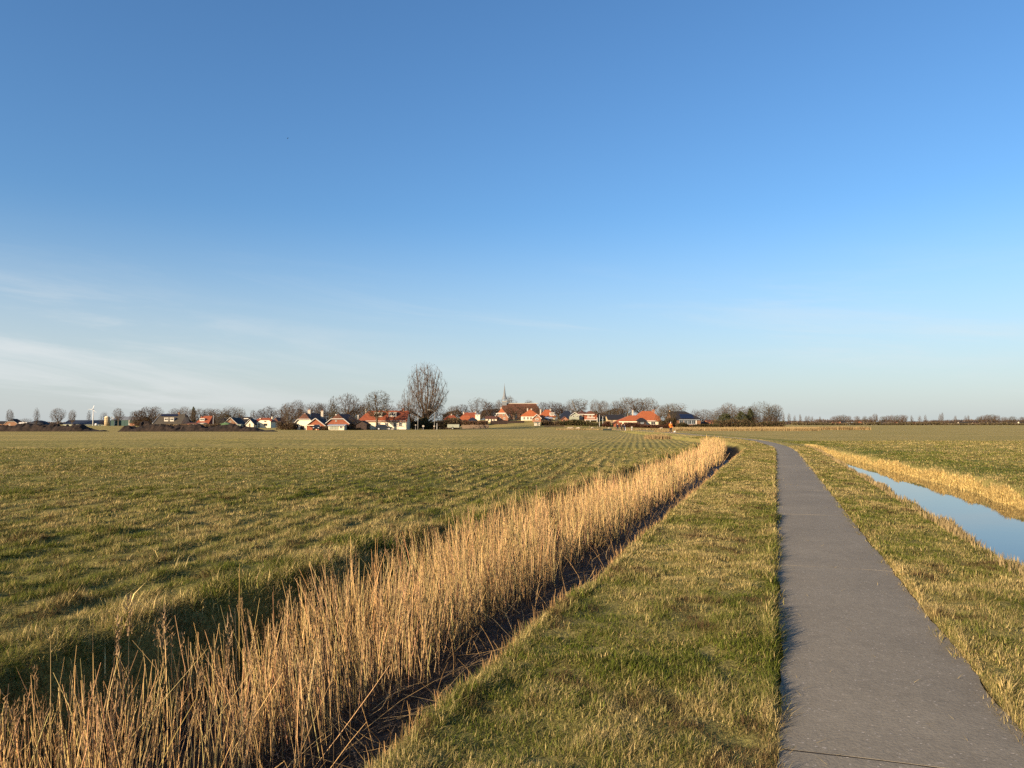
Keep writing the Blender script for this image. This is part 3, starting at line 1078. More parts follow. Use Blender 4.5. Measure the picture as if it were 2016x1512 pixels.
def roof_shape(L, W, e, r, k0, k1, ov=0.3, og=0.25, th=0.14, rake=0.55):
    """pitched roof with half hips; ridge along l (0..L), span along w; k = share of the gable that stays upright"""
    sl = (r - e) / (W / 2)
    w = W / 2 + ov
    eb = e - sl * ov
    rise = r - eb
    ends = []
    for k, l0, sg in ((k0, -og, 1), (k1, L + og, -1)):
        wk, zk = w * (1 - k), eb + rise * k
        ins = (1 - k) * w * rake
        ends.append((l0, wk, zk, l0 + sg * ins))
    (a, wa, za, ia), (b, wb_, zb, ib) = ends
    tops = []
    for sg in (-1, 1):
        tops.append(dedupe([(a, sg * w, eb), (b, sg * w, eb), (b, sg * wb_, zb), (ib, 0, r), (ia, 0, r), (a, sg * wa, za)]))
    if k0 < 0.999:
        tops.append(dedupe([(a, -wa, za), (a, wa, za), (ia, 0, r)]))
    if k1 < 0.999:
        tops.append(dedupe([(b, -wb_, zb), (b, wb_, zb), (ib, 0, r)]))
    ring = dedupe([(a, -w, eb), (b, -w, eb), (b, -wb_, zb)] + ([(ib, 0, r)] if k1 > .999 else []) + [(b, wb_, zb), (b, w, eb), (a, w, eb), (a, wa, za)] + ([(ia, 0, r)] if k0 > .999 else []) + [(a, -wa, za)])
    return tops, ring, th, (a, w, eb, wa, za, ia, r)


class House:
    """pitched house seen from the meadow; origin at the middle of its front wall"""

    def __init__(self, name, label, cat, px0, px1, Y, eave, ridge, depth, axis='y', k=(1, 1), wall='white', roof='tile', trim=None, base=None, rz=0.0, group=None, ov=0.3, rake=0.55):
        self.Y = Y
        self.xc = wx((px0 + px1) / 2, Y)
        self.zb = H0(self.xc, Y) - 0.05 if base is None else base
        self.w = (px1 - px0) / FPX * Y
        self.d = depth
        self.e, self.r = wz(eave, Y) - self.zb, wz(ridge, Y) - self.zb
        self.axis = axis
        self.root = tag(empty(name, (self.xc, Y, self.zb), R(rz)), label, cat, group)
        L, W = (depth, self.w) if axis == 'y' else (self.w, depth)
        self.L, self.W, self.k = L, W, k
        self.sl = (self.r - self.e) / (W / 2)
        tops, ring, th, self.end = roof_shape(L, W, self.e, self.r, k[0], k[1], ov, rake=rake)
        mb = MB()
        for t in tops:
            q = [self.m(p) for p in t]
            n = (Vector(q[1]) - Vector(q[0])).cross(Vector(q[2]) - Vector(q[0]))
            if n.z < 0:
                q = q[::-1]
            mb.poly(q)
            mb.poly([(p[0], p[1], p[2] - th) for p in q[::-1]])
        for p, q in zip(ring, ring[1:] + ring[:1]):
            p, q = self.m(p), self.m(q)
            mb.poly([p, q, (q[0], q[1], q[2] - th), (p[0], p[1], p[2] - th)])
        self.roof = mb.build('roof', MT[roof], self.root)
        mw = MB()
        drop = 0.07
        e = self.e - drop
        for sg in (-1, 1):
            q = [(0, sg * W / 2, 0), (L, sg * W / 2, 0), (L, sg * W / 2, e), (0, sg * W / 2, e)]
            mw.poly([self.m(p) for p in q])
        for l0, kk in ((0, k[0]), (L, k[1])):
            q = dedupe([(l0, -W / 2, 0), (l0, W / 2, 0), (l0, W / 2, e), (l0, W / 2 * (1 - kk), e + (self.r - self.e) * kk), (l0, -W / 2 * (1 - kk), e + (self.r - self.e) * kk), (l0, -W / 2, e)])
            mw.poly([self.m(p) for p in q])
        self.wall = mw.build('wall', MT[wall], self.root)
        if trim:
            a, w, eb, wa, za, ia, r = self.end
            t = MB()
            a -= 0.03
            for sg in (-1, 1):
                t.tube([self.m((a, sg * w, eb - .05)), self.m((a, sg * wa, za - .05))], [.11, .11], 4)
            if k[0] < .999:
                t.tube([self.m((a - .01, -wa - .1, za - .06)), self.m((a - .01, wa + .1, za - .06))], [.11, .11], 4)
            t.build('gable_trim', MT[trim], self.root)

    def m(self, p):
        l, w, z = p
        return (w, l, z) if self.axis == 'y' else (l - self.L / 2, w + self.W / 2, z)

    def lx(self, px):
        return wx(px, self.Y) - self.xc

    def lz(self, py):
        return wz(py, self.Y) - self.zb

    def rect(self, px, py, wpx, hpx):
        f = self.Y / FPX
        return self.lx(px), self.lz(py), wpx * f / 2, hpx * f / 2

    def window(self, px, py, wpx, hpx, frame='trim', mull=1, y=0.0, parent=None, name='window', dx=(0, 0)):
        x, z, w, h = self.rect(px, py, wpx, hpx)
        b = min(0.13, w * 0.3)
        m = MB()
        y0, y1 = y - 0.06, y + 0.03
        m.box(x - w, x + w, y0, y1, z - h, z - h + b).box(x - w, x + w, y0, y1, z + h - b, z + h)
        m.box(x - w, x - w + b, y0, y1, z - h + b, z + h - b).box(x + w - b, x + w, y0, y1, z - h + b, z + h - b)
        for i in range(mull):
            xm = x - w + 2 * w * (i + 1) / (mull + 1)
            m.box(xm - .05, xm + .05, y0 + .01, y1, z - h + b, z + h - b)
        f = m.build(name, MT[frame], parent or self.root)
        MB().box(x - w + b * .6, x + w - b * .6, y - 0.025, y + 0.02, z - h + b * .6, z + h - b * .6).build('pane', MT['glass'], f)
        return f

    def door(self, px, py, wpx, hpx, m='woodd', y=0.0):
        x, z, w, h = self.rect(px, py, wpx, hpx)
        d = MB().box(x - w, x + w, y - .05, y + .03, 0.02, z + h).build('door', MT[m], self.root)
        MB().box(x + w - .18, x + w - .1, y - .1, y - .05, 1.0, 1.06).build('handle', MT['metal'], d)
        return d

    def roof_y(self, z):
        return (z - self.e) / self.sl

    def chimney(self, px, top_py, wpx=5, m='brick', back=0.5, pot=True):
        x, z, w = self.lx(px), self.lz(top_py), wpx * self.Y / FPX / 2
        y = self.d * back
        c = MB().box(x - w, x + w, y - .35, y + .35, self.e, z).box(x - w - .07, x + w + .07, y - .42, y + .42, z - .22, z - .08).build('chimney', MT[m], self.root)
        if pot:
            MB().lathe([(.12, z), (.1, z + .3)], 8, (x, y, 0)).build('chimney_pot', MT['brick'], c)
        return c

    def dormer(self, px, py, wpx, hpx, m='trim', mull=2):
        """flat topped dormer on the front slope (ridge across)"""
        x, z, w, h = self.rect(px, py, wpx, hpx)
        y0 = self.roof_y(z - h) - .12
        y1 = self.roof_y(z + h) + 0.3
        d = MB().box(x - w, x + w, y0, y1, z - h - .1, z + h).build('dormer', MT[m], self.root)
        MB().box(x - w - .12, x + w + .12, y0 - .18, y1 + .2, z + h, z + h + .12).build('dormer_roof', MT['trim'], d)
        f = self.window(px, py - .2, wpx * .88, hpx * .78, 'trim', mull, y0 - .02, d)
        return d

    def panels(self, px0, px1, py0, py1, nx, ny):
        """solar panels lying on the front slope"""
        for i in range(nx):
            for j in range(ny):
                xa = self.lx(px0 + (px1 - px0) * i / nx) + .03
                xb = self.lx(px0 + (px1 - px0) * (i + 1) / nx) - .03
                za = self.lz(py1 + (py0 - py1) * j / ny) + .03
                zb = self.lz(py1 + (py0 - py1) * (j + 1) / ny) - .03
                nrm = Vector((0, -self.sl, 1)).normalized() * 0.10
                n2 = Vector((0, -self.sl, 1)).normalized() * 0.03
                lo = [(xa, self.roof_y(za), za), (xb, self.roof_y(za), za), (xb, self.roof_y(zb), zb), (xa, self.roof_y(zb), zb)]
                t = [tuple(Vector(p) + nrm) for p in lo]
                b_ = [tuple(Vector(p) + n2) for p in lo]
                m = MB().poly(t).poly(b_[::-1])
                for q in range(4):
                    q2 = (q + 1) % 4
                    m.poly([b_[q], b_[q2], t[q2], t[q]])
                m.build('solar_panel', MT['solar'], self.root)

    def block(self, name, px0, px1, py0, py1, y0, y1, m):
        """box part, pixel extents on the front plane, metres in depth"""
        return MB().box(self.lx(px0), self.lx(px1), y0, y1, self.lz(py1), self.lz(py0)).build(name, MT[m], self.root)


# --- far farm at the left
h = House('farmhouse', 'dark roofed farmhouse with white gable edge at the far left', 'house', 10, 36, 610, 834, 824.5, 9, 'y', (0.45, .45), 'brownbrick', 'slate', 'trim')
h.window(20, 836, 3, 3)
h = House('shed', 'low grey shed cut by the left edge of the picture', 'shed', -14, 13, 620, 834, 829, 8, 'x', (1, 1), 'brownbrick', 'slate')
h.door(6, 836, 3, 4)
h = House('shed', 'small white roofed shed between the dark farmhouse and the brown bush', 'shed', 36, 50, 600, 835, 831, 6, 'x', (1, 1), 'greyg', 'trim')
h.door(43, 836, 3, 3)


def dome_heap(name, label, cat, px0, px1, top, Y, depth, m):
    w = (px1 - px0) / FPX * Y
    xc = wx((px0 + px1) / 2, Y)
    hh = wz(top, Y) - H0(xc, Y)
    us = np.linspace(-1, 1, 25)
    vs = np.linspace(-1, 1, 13)
    U, Vv = np.meshgrid(us, vs)
    Zz = hh * np.clip(1 - np.abs(U) ** 2.2, 0, 1) ** 0.8 * np.clip(1 - np.abs(Vv) ** 3, 0, 1) ** .6 * (0.92 + 0.16 * noise2(U * 4 + 3, Vv * 3 + px0)) - .1
    VV = np.stack([U * w / 2, Vv * depth / 2, Zz], -1).reshape(-1, 3)
    i = np.arange(25 * 13).reshape(13, 25)
    FF = np.stack([i[:-1, :-1], i[:-1, 1:], i[1:, 1:], i[1:, :-1]], -1).reshape(-1, 4)
    o = link(name, np_mesh(name, VV, FF, MT[m], smooth=True))
    o.location = (xc, Y, H0(xc, Y))
    return tag(o, label, cat)


dome_heap('silage_heap', 'long rounded dark sheeted silage heap left of the blue-black barn', 'silage heap', 60, 98, 827.5, 600, 12, 'black')

h = House('barn', 'long low barn with blue-black roof behind the wind turbine', 'barn', 125, 206, 600, 834.6, 827, 16, 'x', (1, 1), 'greyg', 'corrb')
for p in (140, 160, 178):
    h.door(p, 836.5, 4, 3.4, 'greyg')
h = House('barn', 'tall green clad barn with grey roof and white corner edge', 'barn', 219, 278, 590, 826.5, 820, 18, 'x', (1, 1), 'green', 'corr')
h.block('corner_board', 226, 227.6, 826, 838, -.12, .1, 'trim')
h.block('corner_board', 254.5, 256, 826.5, 838, -.12, .1, 'trim')
h.block('door', 232, 246, 829, 838, -.06, .04, 'green')
h.block('low_wall', 257, 276, 833, 838, -.3, .05, 'pinkbrick')
MB().tube([(h.lx(218.6), -.2, h.lz(825)), (h.lx(221), -.2, h.lz(820.5)), (h.lx(226.5), -.2, h.lz(827))], [.35, .35, .35], 4).build('gable_trim', MT['trim'], h.root)

Y = 585
t = tag(empty('silo', (wx(212, Y), Y, H0(wx(212, Y), Y))), 'round brown silo with domed top beside the green barn', 'silo')
MB().lathe([(1.9, -.1), (1.9, 6.4)], 16).build('tank', MT['yellow'], t, True)
MB().lathe([(2.0, 6.4), (1.7, 6.9), (0.9, 7.4), (0.1, 7.6)], 16).build('dome', MT['cream'], t, True)
for k in range(4):
    MB().lathe([(1.94, 1.2 + 1.4 * k), (1.96, 1.3 + 1.4 * k), (1.94, 1.4 + 1.4 * k)], 16).build('hoop', MT['wood'], t, True)
MB().tube([(0, -1.96, 0), (0, -1.96, 6.3)], [.12, .12], 4).build('ladder', MT['metal'], t)

Y = 570
t = tag(empty('wind_turbine', (wx(184.2, Y), Y, H0(wx(184.2, Y), Y))), 'small white three-bladed wind turbine in front of the long barn', 'wind turbine')
hub = wz(806, Y) - t.location.z
MB().lathe([(.42, -.2), (.36, hub * .5), (.26, hub - .2)], 12).build('tower', MT['whitem'], t, True)
MB().lathe([(.15, -.9), (.34, -.7), (.36, .5), (.2, .8)], 10, (0, 0, hub), 'y').build('nacelle', MT['whitem'], t, True)
MB().lathe([(.05, -1.35), (.22, -1.15), (.3, -.85)], 10, (0, 0, hub), 'y').build('rotor_hub', MT['whitem'], t, True)
for a in (178, 72, -42):
    ca, sa = math.cos(R(a)), math.sin(R(a))
    ln = 3.7
    m = MB()
    prof = [(0.15, .14, .1), (.7, .3, .09), (2.2, .22, .06), (ln, .07, .03)]
    for sgn in (0,):
        b = 0
        for d_, cw, tk in prof:
            for ww, tt in ((-cw * .35, -tk), (cw * .65, -tk * .3), (cw * .65, tk * .3), (-cw * .35, tk)):
                m.v.append((ca * d_ - sa * ww, -1.0 + tt, hub + sa * d_ + ca * ww))
        for i in range(3):
            for q in range(4):
                q2 = (q + 1) % 4
                m.f.append((i * 4 + q, i * 4 + q2, i * 4 + 4 + q2, i * 4 + 4 + q))
        m.f.append((3, 2, 1, 0))
        m.f.append((12, 13, 14, 15))
    m.build('rotor_blade', MT['whitem'], t)
Y = 560
o = MB().lathe([(.2, -.62), (.66, -.6), (.68, 0), (.66, .6), (.2, .62)], 14, (0, 0, .62), 'x').build('wrapped_bale', MT['whitem'], None, True)
o.location = (wx(190.7, Y), Y, H0(wx(190.7, Y), Y) + .3)
o.scale = (1.2, 1.2, 1.2)
tag(o, 'white wrapped round bale at the foot of the wind turbine', 'bale')

# --- houses behind the soil heap
YB = 325
h = House('house', 'house with big dark roof, two white dormers and solar panels', 'house', 303, 357, YB, 833.2, 814.5, 10, 'x', (1, .75), 'yellow', 'slateg')
h.dormer(326, 825.8, 8, 6.2, mull=1)
h.dormer(337, 825.8, 8, 6.2, mull=1)
h.panels(309, 342.5, 815.4, 819.4, 9, 2)
h.chimney(343, 812.5, 3, 'brownbrick', .5)
for p in (308, 322, 331, 340):
    h.window(p, 836.4, 5, 4, 'trim', 1)
h.door(314, 836.5, 3, 5)
MB().tube([(h.lx(302), -.55, h.lz(833.4)), (h.lx(307), 5.0, h.lz(814.3))], [.16, .16], 4).build('gable_trim', MT['trim'], h.root)
h = House('outbuilding', 'dark roofed lean-to at the right end of the dormered dark house', 'outbuilding', 352, 369, YB + 6, 834.5, 823.5, 8, 'x', (.2, .2), 'brownbrick', 'slate')
h.door(360, 837, 3, 4)
Y = 300
o = tag(empty('board_fence', (wx(358, Y), Y, H0(wx(358, Y), Y))), 'pale new board fence between dark house and red shed', 'fence')
for i in range(12):
    MB().box(-2.4 + i * .4, -2.4 + i * .4 + .37, 0, .04, .05, 1.25 + .03 * (i % 2)).build('board', MT['woodl'], o)
MB().box(-2.4, 2.4, .04, .09, .9, 1.0).build('rail', MT['woodl'], o)
h = House('house', 'small red roofed house with white dormer and dark chimney tops', 'house', 388, 411, YB, 832.5, 818.6, 8, 'x', (.25, .9), 'redwood', 'tile')
h.dormer(396.7, 826.3, 9.5, 4.6, mull=1)
h.chimney(390, 820, 2.4, 'brick', .5)
h.chimney(406.5, 818.5, 2.6, 'brick', .5)
h.window(398, 836, 5, 5)
h.door(406, 836, 3, 6, 'trim')
h = House('shed', 'long low red shed in front of the small red house', 'shed', 369, 391, YB - 6, 833.8, 832, 5, 'x', (1, 1), 'pinkbrick', 'tileb')
h.block('plinth', 369, 390, 838, 841, -.1, .02, 'cream')
h.window(380, 836, 5, 2.5)
h = House('annex', 'small cream annex under the red house dormer', 'outbuilding', 392, 401, YB - 5, 833, 832.2, 4, 'x', (1, 1), 'cream', 'trim')
h.window(395, 835.5, 3, 2.4)
h.window(398.5, 837.5, 2.2, 3)
h = House('house', 'dark low house between red house and white pole', 'house', 408, 438, YB + 18, 835, 822, 10, 'x', (.5, .5), 'brownbrick', 'slate')
h.window(416, 837.5, 4, 3)
h.window(430, 837.5, 4, 3)
h = House('house', 'brown brick gable with tiny window under dark roof', 'house', 441, 468, YB, 834, 821.8, 11, 'y', (1, 1), 'brownbrick', 'slate', 'trim')
h.window(454.5, 830, 2.6, 2.6, 'trim', 0)
h.window(449, 837, 4, 4)
h.window(460, 837, 4, 4)
h = House('house', 'black roofed house with white roof edges behind brown gable', 'house', 462, 492, YB + 14, 833, 820.5, 9, 'x', (.3, .5), 'brownbrick', 'slate')
h.block('roof_edge', 478, 487, 823.3, 824.8, 1.6, 1.9, 'trim')
h.chimney(465, 817.6, 4, 'slate', .5)
h.window(480, 836, 4, 4)
h = House('tent_shed', 'green canvas shed behind the soil heap', 'shed', 436, 451, 292, 834, 831.5, 4, 'y', (.3, .3), 'greenl', 'greenl')
h.door(444, 837, 5, 6, 'greenl')
h = House('container', 'grey-green box container beside the green canvas shed', 'container', 463.5, 474.5, 292, 835.6, 835, 2.6, 'x', (1, 1), 'greyg', 'greyg')
h.door(469, 838, 4, 5, 'greyg')
h = House('cottage', 'white gabled cottage wing left of the red hipped white house', 'house', 485, 500, 312, 834, 825.6, 9, 'y', (1, 1), 'white', 'slateb', 'trim')
h.door(492.5, 837, 2.2, 7)
h.window(489, 837, 2.2, 3)
h = House('cottage', 'long white house with red roof and round-shouldered white gable', 'house', 498, 534, 316, 831.8, 822.4, 9, 'x', (.3, .25), 'white', 'tile')
h.window(524, 836, 6, 4.4, 'woodd', 1, y=-.6)
MB().poly([(h.lx(507), -.5, 0), (h.lx(534.3), -.5, 0), (h.lx(534.3), -.5, h.lz(830)), (h.lx(531), -.5, h.lz(827.6)), (h.lx(514), -.5, h.lz(827.6)), (h.lx(507), -.5, h.lz(832))]).poly([(h.lx(534.3), -.5, 0), (h.lx(534.3), .1, 0), (h.lx(534.3), .1, h.lz(830)), (h.lx(534.3), -.5, h.lz(830))]).poly([(h.lx(514), -.5, h.lz(827.6)), (h.lx(531), -.5, h.lz(827.6)), (h.lx(531), .6, h.lz(827.5)), (h.lx(514), .6, h.lz(827.5))]).build('gable_front', MT['white'], h.root)
h.window(523.5, 829.6, 4, 1.8, 'woodd', 0, y=-.55)
h.door(511.5, 837, 2.2, 7, 'woodd', -.5)
h.chimney(507.5, 823.5, 2, 'white', .4)
h.chimney(529.5, 820.5, 1.6, 'white', .5)
h = House('barn', 'dark roofed brown barn right of the long white house', 'barn', 534, 551, 330, 833, 822, 12, 'y', (.4, .4), 'woodd', 'tileb')
h.door(542, 837, 6, 8)

# --- houses on the near edge of the village
h = House('farmhouse', 'white gabled farmhouse with dark roof and two chimneys', 'house', 580, 618, 208, 833, 812.5, 17, 'y', (.45, .6), 'white', 'tileb', 'trim')
h.chimney(603.5, 806.5, 5.5, 'stone', .18)
h.chimney(616, 807.5, 5, 'stone', .62)
h.window(586.6, 839, 2.6, 5, 'woodd', 0)
h.door(595.5, 843, 7, 9)
h.block('front_hip_tiles', 600, 602, 814, 814.5, -.2, -.1, 'trim')
h = House('garage', 'red brick garage with broad white gable edges beside the white farmhouse', 'garage', 604, 640, 203, 836.8, 823.3, 7, 'y', (1, 1), 'brick', 'slate', 'trim')
h.block('canopy', 606, 627, 836.6, 838, -1.6, 0, 'cream')
h.block('canopy_post', 606, 607.3, 838, 847, -1.5, -1.3, 'white')
h.block('canopy_post', 625.7, 627, 838, 847, -1.5, -1.3, 'white')
h.door(633, 843, 5, 9, 'woodd')
h = House('house', 'red brick house with white edged gable and dark right roof', 'house', 643, 687, 204, 832.5, 814.5, 15, 'y', (.5, .6), 'brick', 'tileb', 'trim')
h.chimney(654.5, 815, 1.4, 'trim', .3, False)
h.chimney(690, 816, 1.3, 'trim', .7, False)
h.window(662, 828.8, 3, 3, 'trim', 0)
h.window(651, 840, 4, 5)
h = House('garage', 'pale panelled garage with grey flat top before the red brick house', 'garage', 647, 678, 199, 837.3, 835.2, 4.5, 'x', (1, 1), 'cream', 'zinc')
for p in (652, 658, 664):
    h.block('door_panel', p - 2.6, p + 2.6, 838.5, 846, -.06, 0.02, 'greyg')
h.window(672, 841, 6, 6, 'trim', 1)
h = House('shed', 'black stained shed with two dark doors leaning on white long house', 'shed', 701, 722, 205, 834, 828, 5, 'y', (1, 1), 'woodd', 'slate')
h.door(708, 840, 5, 8)
h.door(716.5, 840, 5, 8)
h = House('long_house', 'long white house with hipped red roof and two white dormers', 'house', 707, 800, 213, 828.2, 808, 8.5, 'x', (.12, .9), 'white', 'tile')
h.dormer(743, 816, 15.5, 8, mull=2)
h.dormer(771, 816, 15.5, 8, mull=2)
h.chimney(715, 805, 2.2, 'stone', .5, False)
h.chimney(755, 805.2, 2.2, 'stone', .5, False)
h.chimney(789.5, 804, 5, 'pinkbrick', .5)
for p, w_ in ((746.5, 6), (761.5, 7), (778, 7.5), (789, 6.5)):
    f = h.window(p, 836, w_, 9, 'trim', 1)
h.block('gutter', 708, 799.5, 828.4, 829.2, -.42, -.3, 'trim')
h.block('plinth', 707.4, 799.6, 845, 847, -.05, .02, 'corr')

# --- village centre on its low mound
h = House('house', 'far red roofed house right of the tall poplar', 'house', 874, 900, 285, 828, 816.8, 9, 'x', (.3, .3), 'cream', 'tile')
h.chimney(887, 815, 2, 'stone', .5)
for p in (878, 885, 892):
    h.window(p, 831, 3, 3)
h = House('house', 'red roofed house with white chimney stack behind a low red roof', 'house', 906, 936, 305, 824, 811.8, 9, 'x', (.2, .95), 'brownbrick', 'tile')
h.chimney(911.5, 811, 2.2, 'stone', .5)
h.chimney(935, 810, 2, 'stone', .5)
h.window(925, 827, 3, 3)
h = House('outbuilding', 'low red roofed outbuilding in front of the red house', 'outbuilding', 903, 924, 288, 828, 818, 8, 'x', (.3, .8), 'woodd', 'tileo')
h.door(915, 831, 4, 5)
h = House('shed', 'dark blue-black shed right of the low red outbuilding', 'shed', 923, 937, 287, 827.5, 821.5, 7, 'x', (.3, .3), 'woodd', 'slateb')
h.window(929, 829, 2.4, 2.4)
h = House('annex', 'small flat white annex beside the red roofed house', 'outbuilding', 936, 945, 303, 815.5, 815, 4, 'x', (1, 1), 'white', 'zinc')
h.window(940, 818.5, 3, 2.4)
h = House('house', 'cream house with orange half-hipped top and white bands below the church', 'house', 975, 1000, 288, 820, 803.2, 13, 'y', (.5, .5), 'pinkbrick', 'tileo', 'trim')
h.block('white_band', 976.5, 994.5, 813.5, 815.2, -.22, -.02, 'trim')
for p in (981, 991.5):
    h.window(p, 817, 3, 3.6, 'trim', 0)
h.chimney(986.5, 802, 2.4, 'stone', .1)
h.window(984, 824, 3.5, 4)
h.window(993, 824, 3.5, 4)
h = House('annex', 'low cream wing with dark windows left of the cream house', 'outbuilding', 956, 978, 285, 823.5, 819, 6, 'x', (.7, .9), 'cream', 'tileb')
for p in (961.5, 967.5, 972.5):
    h.window(p, 826.5, 3, 4.4, 'trim', 0)

# church
YC = 345
h = House('church', 'village church with long brown roof and thin grey spire', 'church', 989, 1066, YC, 813.5, 793.8, 10, 'x', (.75, .1), 'brownbrick', 'tileb', ov=.25)
for p in (1003, 1016, 1029, 1042, 1055):
    x, z, w, hh = h.rect(p, 819, 4, 9)
    m = MB()
    pts = [(x - w, -.04, z - hh), (x + w, -.04, z - hh), (x + w, -.04, z + hh * .4)] + [(x + w * math.cos(a), -.04, z + hh * .4 + w * 1.6 * math.sin(a)) for a in np.linspace(.3, math.pi - .3, 6)] + [(x - w, -.04, z + hh * .4)]
    f = m.poly(pts).build('window', MT['glass'], h.root)
    MB().box(x - .06, x + .06, -.1, -.045, z - hh, z + hh).build('mullion', MT['trim'], f)
for p in (996, 1009.5, 1022.5, 1035.5, 1048.5, 1062):
    x, z, w, hh = h.rect(p, 821, 2, 9)
    MB().box(x - w, x + w, -.7, 0, 0, h.lz(815)).build('buttress', MT['brownbrick'], h.root)
h.block('ridge_cap', 992, 1060, 793.1, 794.2, 4.85, 5.15, 'stone')
x0, f_ = h.lx(993), YC / FPX
zt = h.lz(797)
tw = MB().box(x0 - 1.0, x0 + 1.0, 4.0, 6.0, h.lz(800), h.lz(790.5)).build('spire_base', MT['corr'], h.root)
MB().box(x0 - 1.15, x0 + 1.15, 3.85, 6.15, h.lz(790.6), h.lz(789.8)).build('cornice', MT['stone'], tw)
lt = MB()
for sx_ in (-.75, .75):
    for sy_ in (-.75, .75):
        lt.box(x0 + sx_ - .14, x0 + sx_ + .14, 5 + sy_ - .14, 5 + sy_ + .14, h.lz(789.8), h.lz(785.5))
lt.build('bell_opening', MT['zinc'], h.root)
MB().lathe([(1.25, h.lz(785.6)), (1.3, h.lz(785)), (.95, h.lz(782)), (.55, h.lz(776)), (.3, h.lz(767)), (.06, h.lz(757))], 8, (x0, 5, 0)).build('spire', MT['corr'], h.root)
sp = MB().tube([(x0, 5, h.lz(757.5)), (x0, 5, h.lz(753.5))], [.05, .04], 4).build('weather_vane', MT['metal'], h.root)

h = House('house', 'orange hip roofed white house below the church roof', 'house', 1026, 1062, 290, 818, 805.3, 12, 'y', (0.02, .1), 'white', 'tileo', rake=.8)
h.chimney(1039, 803.5, 2.2, 'stone', .4)
h.chimney(1047, 803.8, 2.2, 'stone', .6)
for p in (1032, 1039, 1045):
    h.window(p, 823.5, 4.2, 6, 'trim', 1)
h = House('gable_house', 'small brick gable house with white bargeboards before the orange roof', 'house', 1049, 1065, 278, 822.5, 815.3, 9, 'y', (1, 1), 'pinkbrick', 'tile', 'trim')
h.window(1057, 825.6, 6, 3.4, 'trim', 1)
h.window(1056.3, 820, 2, 2, 'trim', 0)
h = House('pump_house', 'pale boxy hut with white corner boards at the foot of the mound', 'hut', 1052, 1063, 262, 831, 830.4, 3, 'x', (1, 1), 'cream', 'greyg')
h.block('corner_board', 1052, 1053.2, 831, 840.5, -.08, .02, 'trim')
h.block('corner_board', 1061.8, 1063, 831, 840.5, -.08, .02, 'trim')
h.window(1057.5, 834, 3.4, 2, 'trim', 0)
h = House('gable_house', 'tiny brick gable between white bargeboard house and dark sheds', 'house', 1066, 1075, 284, 824.5, 819.8, 7, 'y', (1, 1), 'pinkbrick', 'slate')
h.window(1070.5, 826.3, 2, 2, 'trim', 0)
h = House('shed', 'dark boarded shed with grey doors under the orange dormer house', 'shed', 1075, 1087, 286, 823.5, 820.6, 6, 'x', (.9, .9), 'woodd', 'zinc')
h.block('door', 1078, 1081, 824, 832, -.06, .02, 'zinc')
h = House('house', 'orange roofed house with white dormer right of the church', 'house', 1063, 1093, 303, 820.5, 806.2, 10, 'x', (.15, .15), 'cream', 'tileo')
h.dormer(1087, 815.3, 9, 5, mull=2)
h.chimney(1065, 805.6, 2.4, 'stone', .5)
h.chimney(1084.5, 804.8, 2.6, 'stone', .5)
h.window(1078, 825, 4, 4)
h = House('house', 'blue-black roofed house between the orange dormer house and conifers', 'house', 1103, 1131, 300, 823, 808.3, 11, 'x', (.2, .25), 'brownbrick', 'slateb')
h.chimney(1130, 806.5, 1.6, 'slate', .5)
h.window(1112, 827, 4, 4)
h = House('kiosk', 'little brick outbuilding before the blue-black roof', 'outbuilding', 1106, 1118, 283, 825, 819.7, 6, 'y', (1, 1), 'pinkbrick', 'tileb')
h.door(1110, 829, 3, 6)
h = House('cottage', 'grey cottage with two round white framed windows and dark gable', 'house', 1124, 1140, 290, 817, 811.5, 9, 'y', (1, 1), 'greyg', 'slateb', 'trim')
h.window(1129, 819.5, 4, 3.4, 'trim', 0)
h.window(1136, 819.5, 4, 3.4, 'trim', 0)
h = House('house', 'brown mansard roofed house with cream upper wall', 'house', 1137, 1156, 297, 815.3, 808, 10, 'x', (.15, .15), 'cream', 'tileb')
h.window(1144.5, 818.5, 2.4, 2.6, 'trim', 0)
h.window(1150, 819.8, 2.4, 2.6, 'trim', 0)
h.block('white_eave', 1139, 1156, 815, 816.2, -.5, -.32, 'trim')
h = House('porch_house', 'orange gabled house with white porch and two lit upper windows', 'house', 1152, 1175, 288, 816.2, 808.6, 11, 'y', (.25, .5), 'brick', 'tileb')
h.block('white_eave', 1150, 1170, 815.4, 817, -.5, -.05, 'trim')
h.window(1158.3, 819.3, 4, 2.8, 'trim', 1)
h.window(1165.3, 819.3, 4, 2.8, 'trim', 1)
h.block('white_sill_band', 1155, 1171, 822, 823.4, -.3, -.02, 'trim')
h.block('porch_roof', 1150, 1173, 826, 827.3, -2.6, 0, 'trim')
for p in (1151, 1160.5, 1174):
    h.block('porch_post', p - .5, p + .5, 827.3 if p < 1170 else 822, 834.5, -2.5, -2.3, 'trim')
h.door(1166, 830, 3.4, 7, 'trim')
h = House('barn', 'dark roofed barn with pale yellow wall left of the orange longhouse', 'barn', 1197, 1230, 285, 825.3, 816, 10, 'x', (1, 1), 'yellow', 'slate')
h.door(1204, 830, 5, 7, 'wood')
h = House('longhouse', 'low orange roofed longhouse with white columns along its front', 'house', 1216, 1260, 272, 829.8, 817.5, 10, 'x', (.02, .9), 'brick', 'tileo', rake=1.0)
for p in (1226, 1235.5, 1245, 1255):
    h.block('white_post', p - 1, p + 1, 830.6, 835.5, -.3, -.02, 'white')
h.block('white_beam', 1218, 1258, 829.6, 831.4, -.34, -.03, 'white')
h = House('gatehouse', 'small brown gabled shelter at the left end of the hedge', 'shelter', 1208, 1220, 262, 833, 829.5, 4, 'y', (1, 1), 'brick', 'tileb')
h.door(1214, 836, 3, 5)
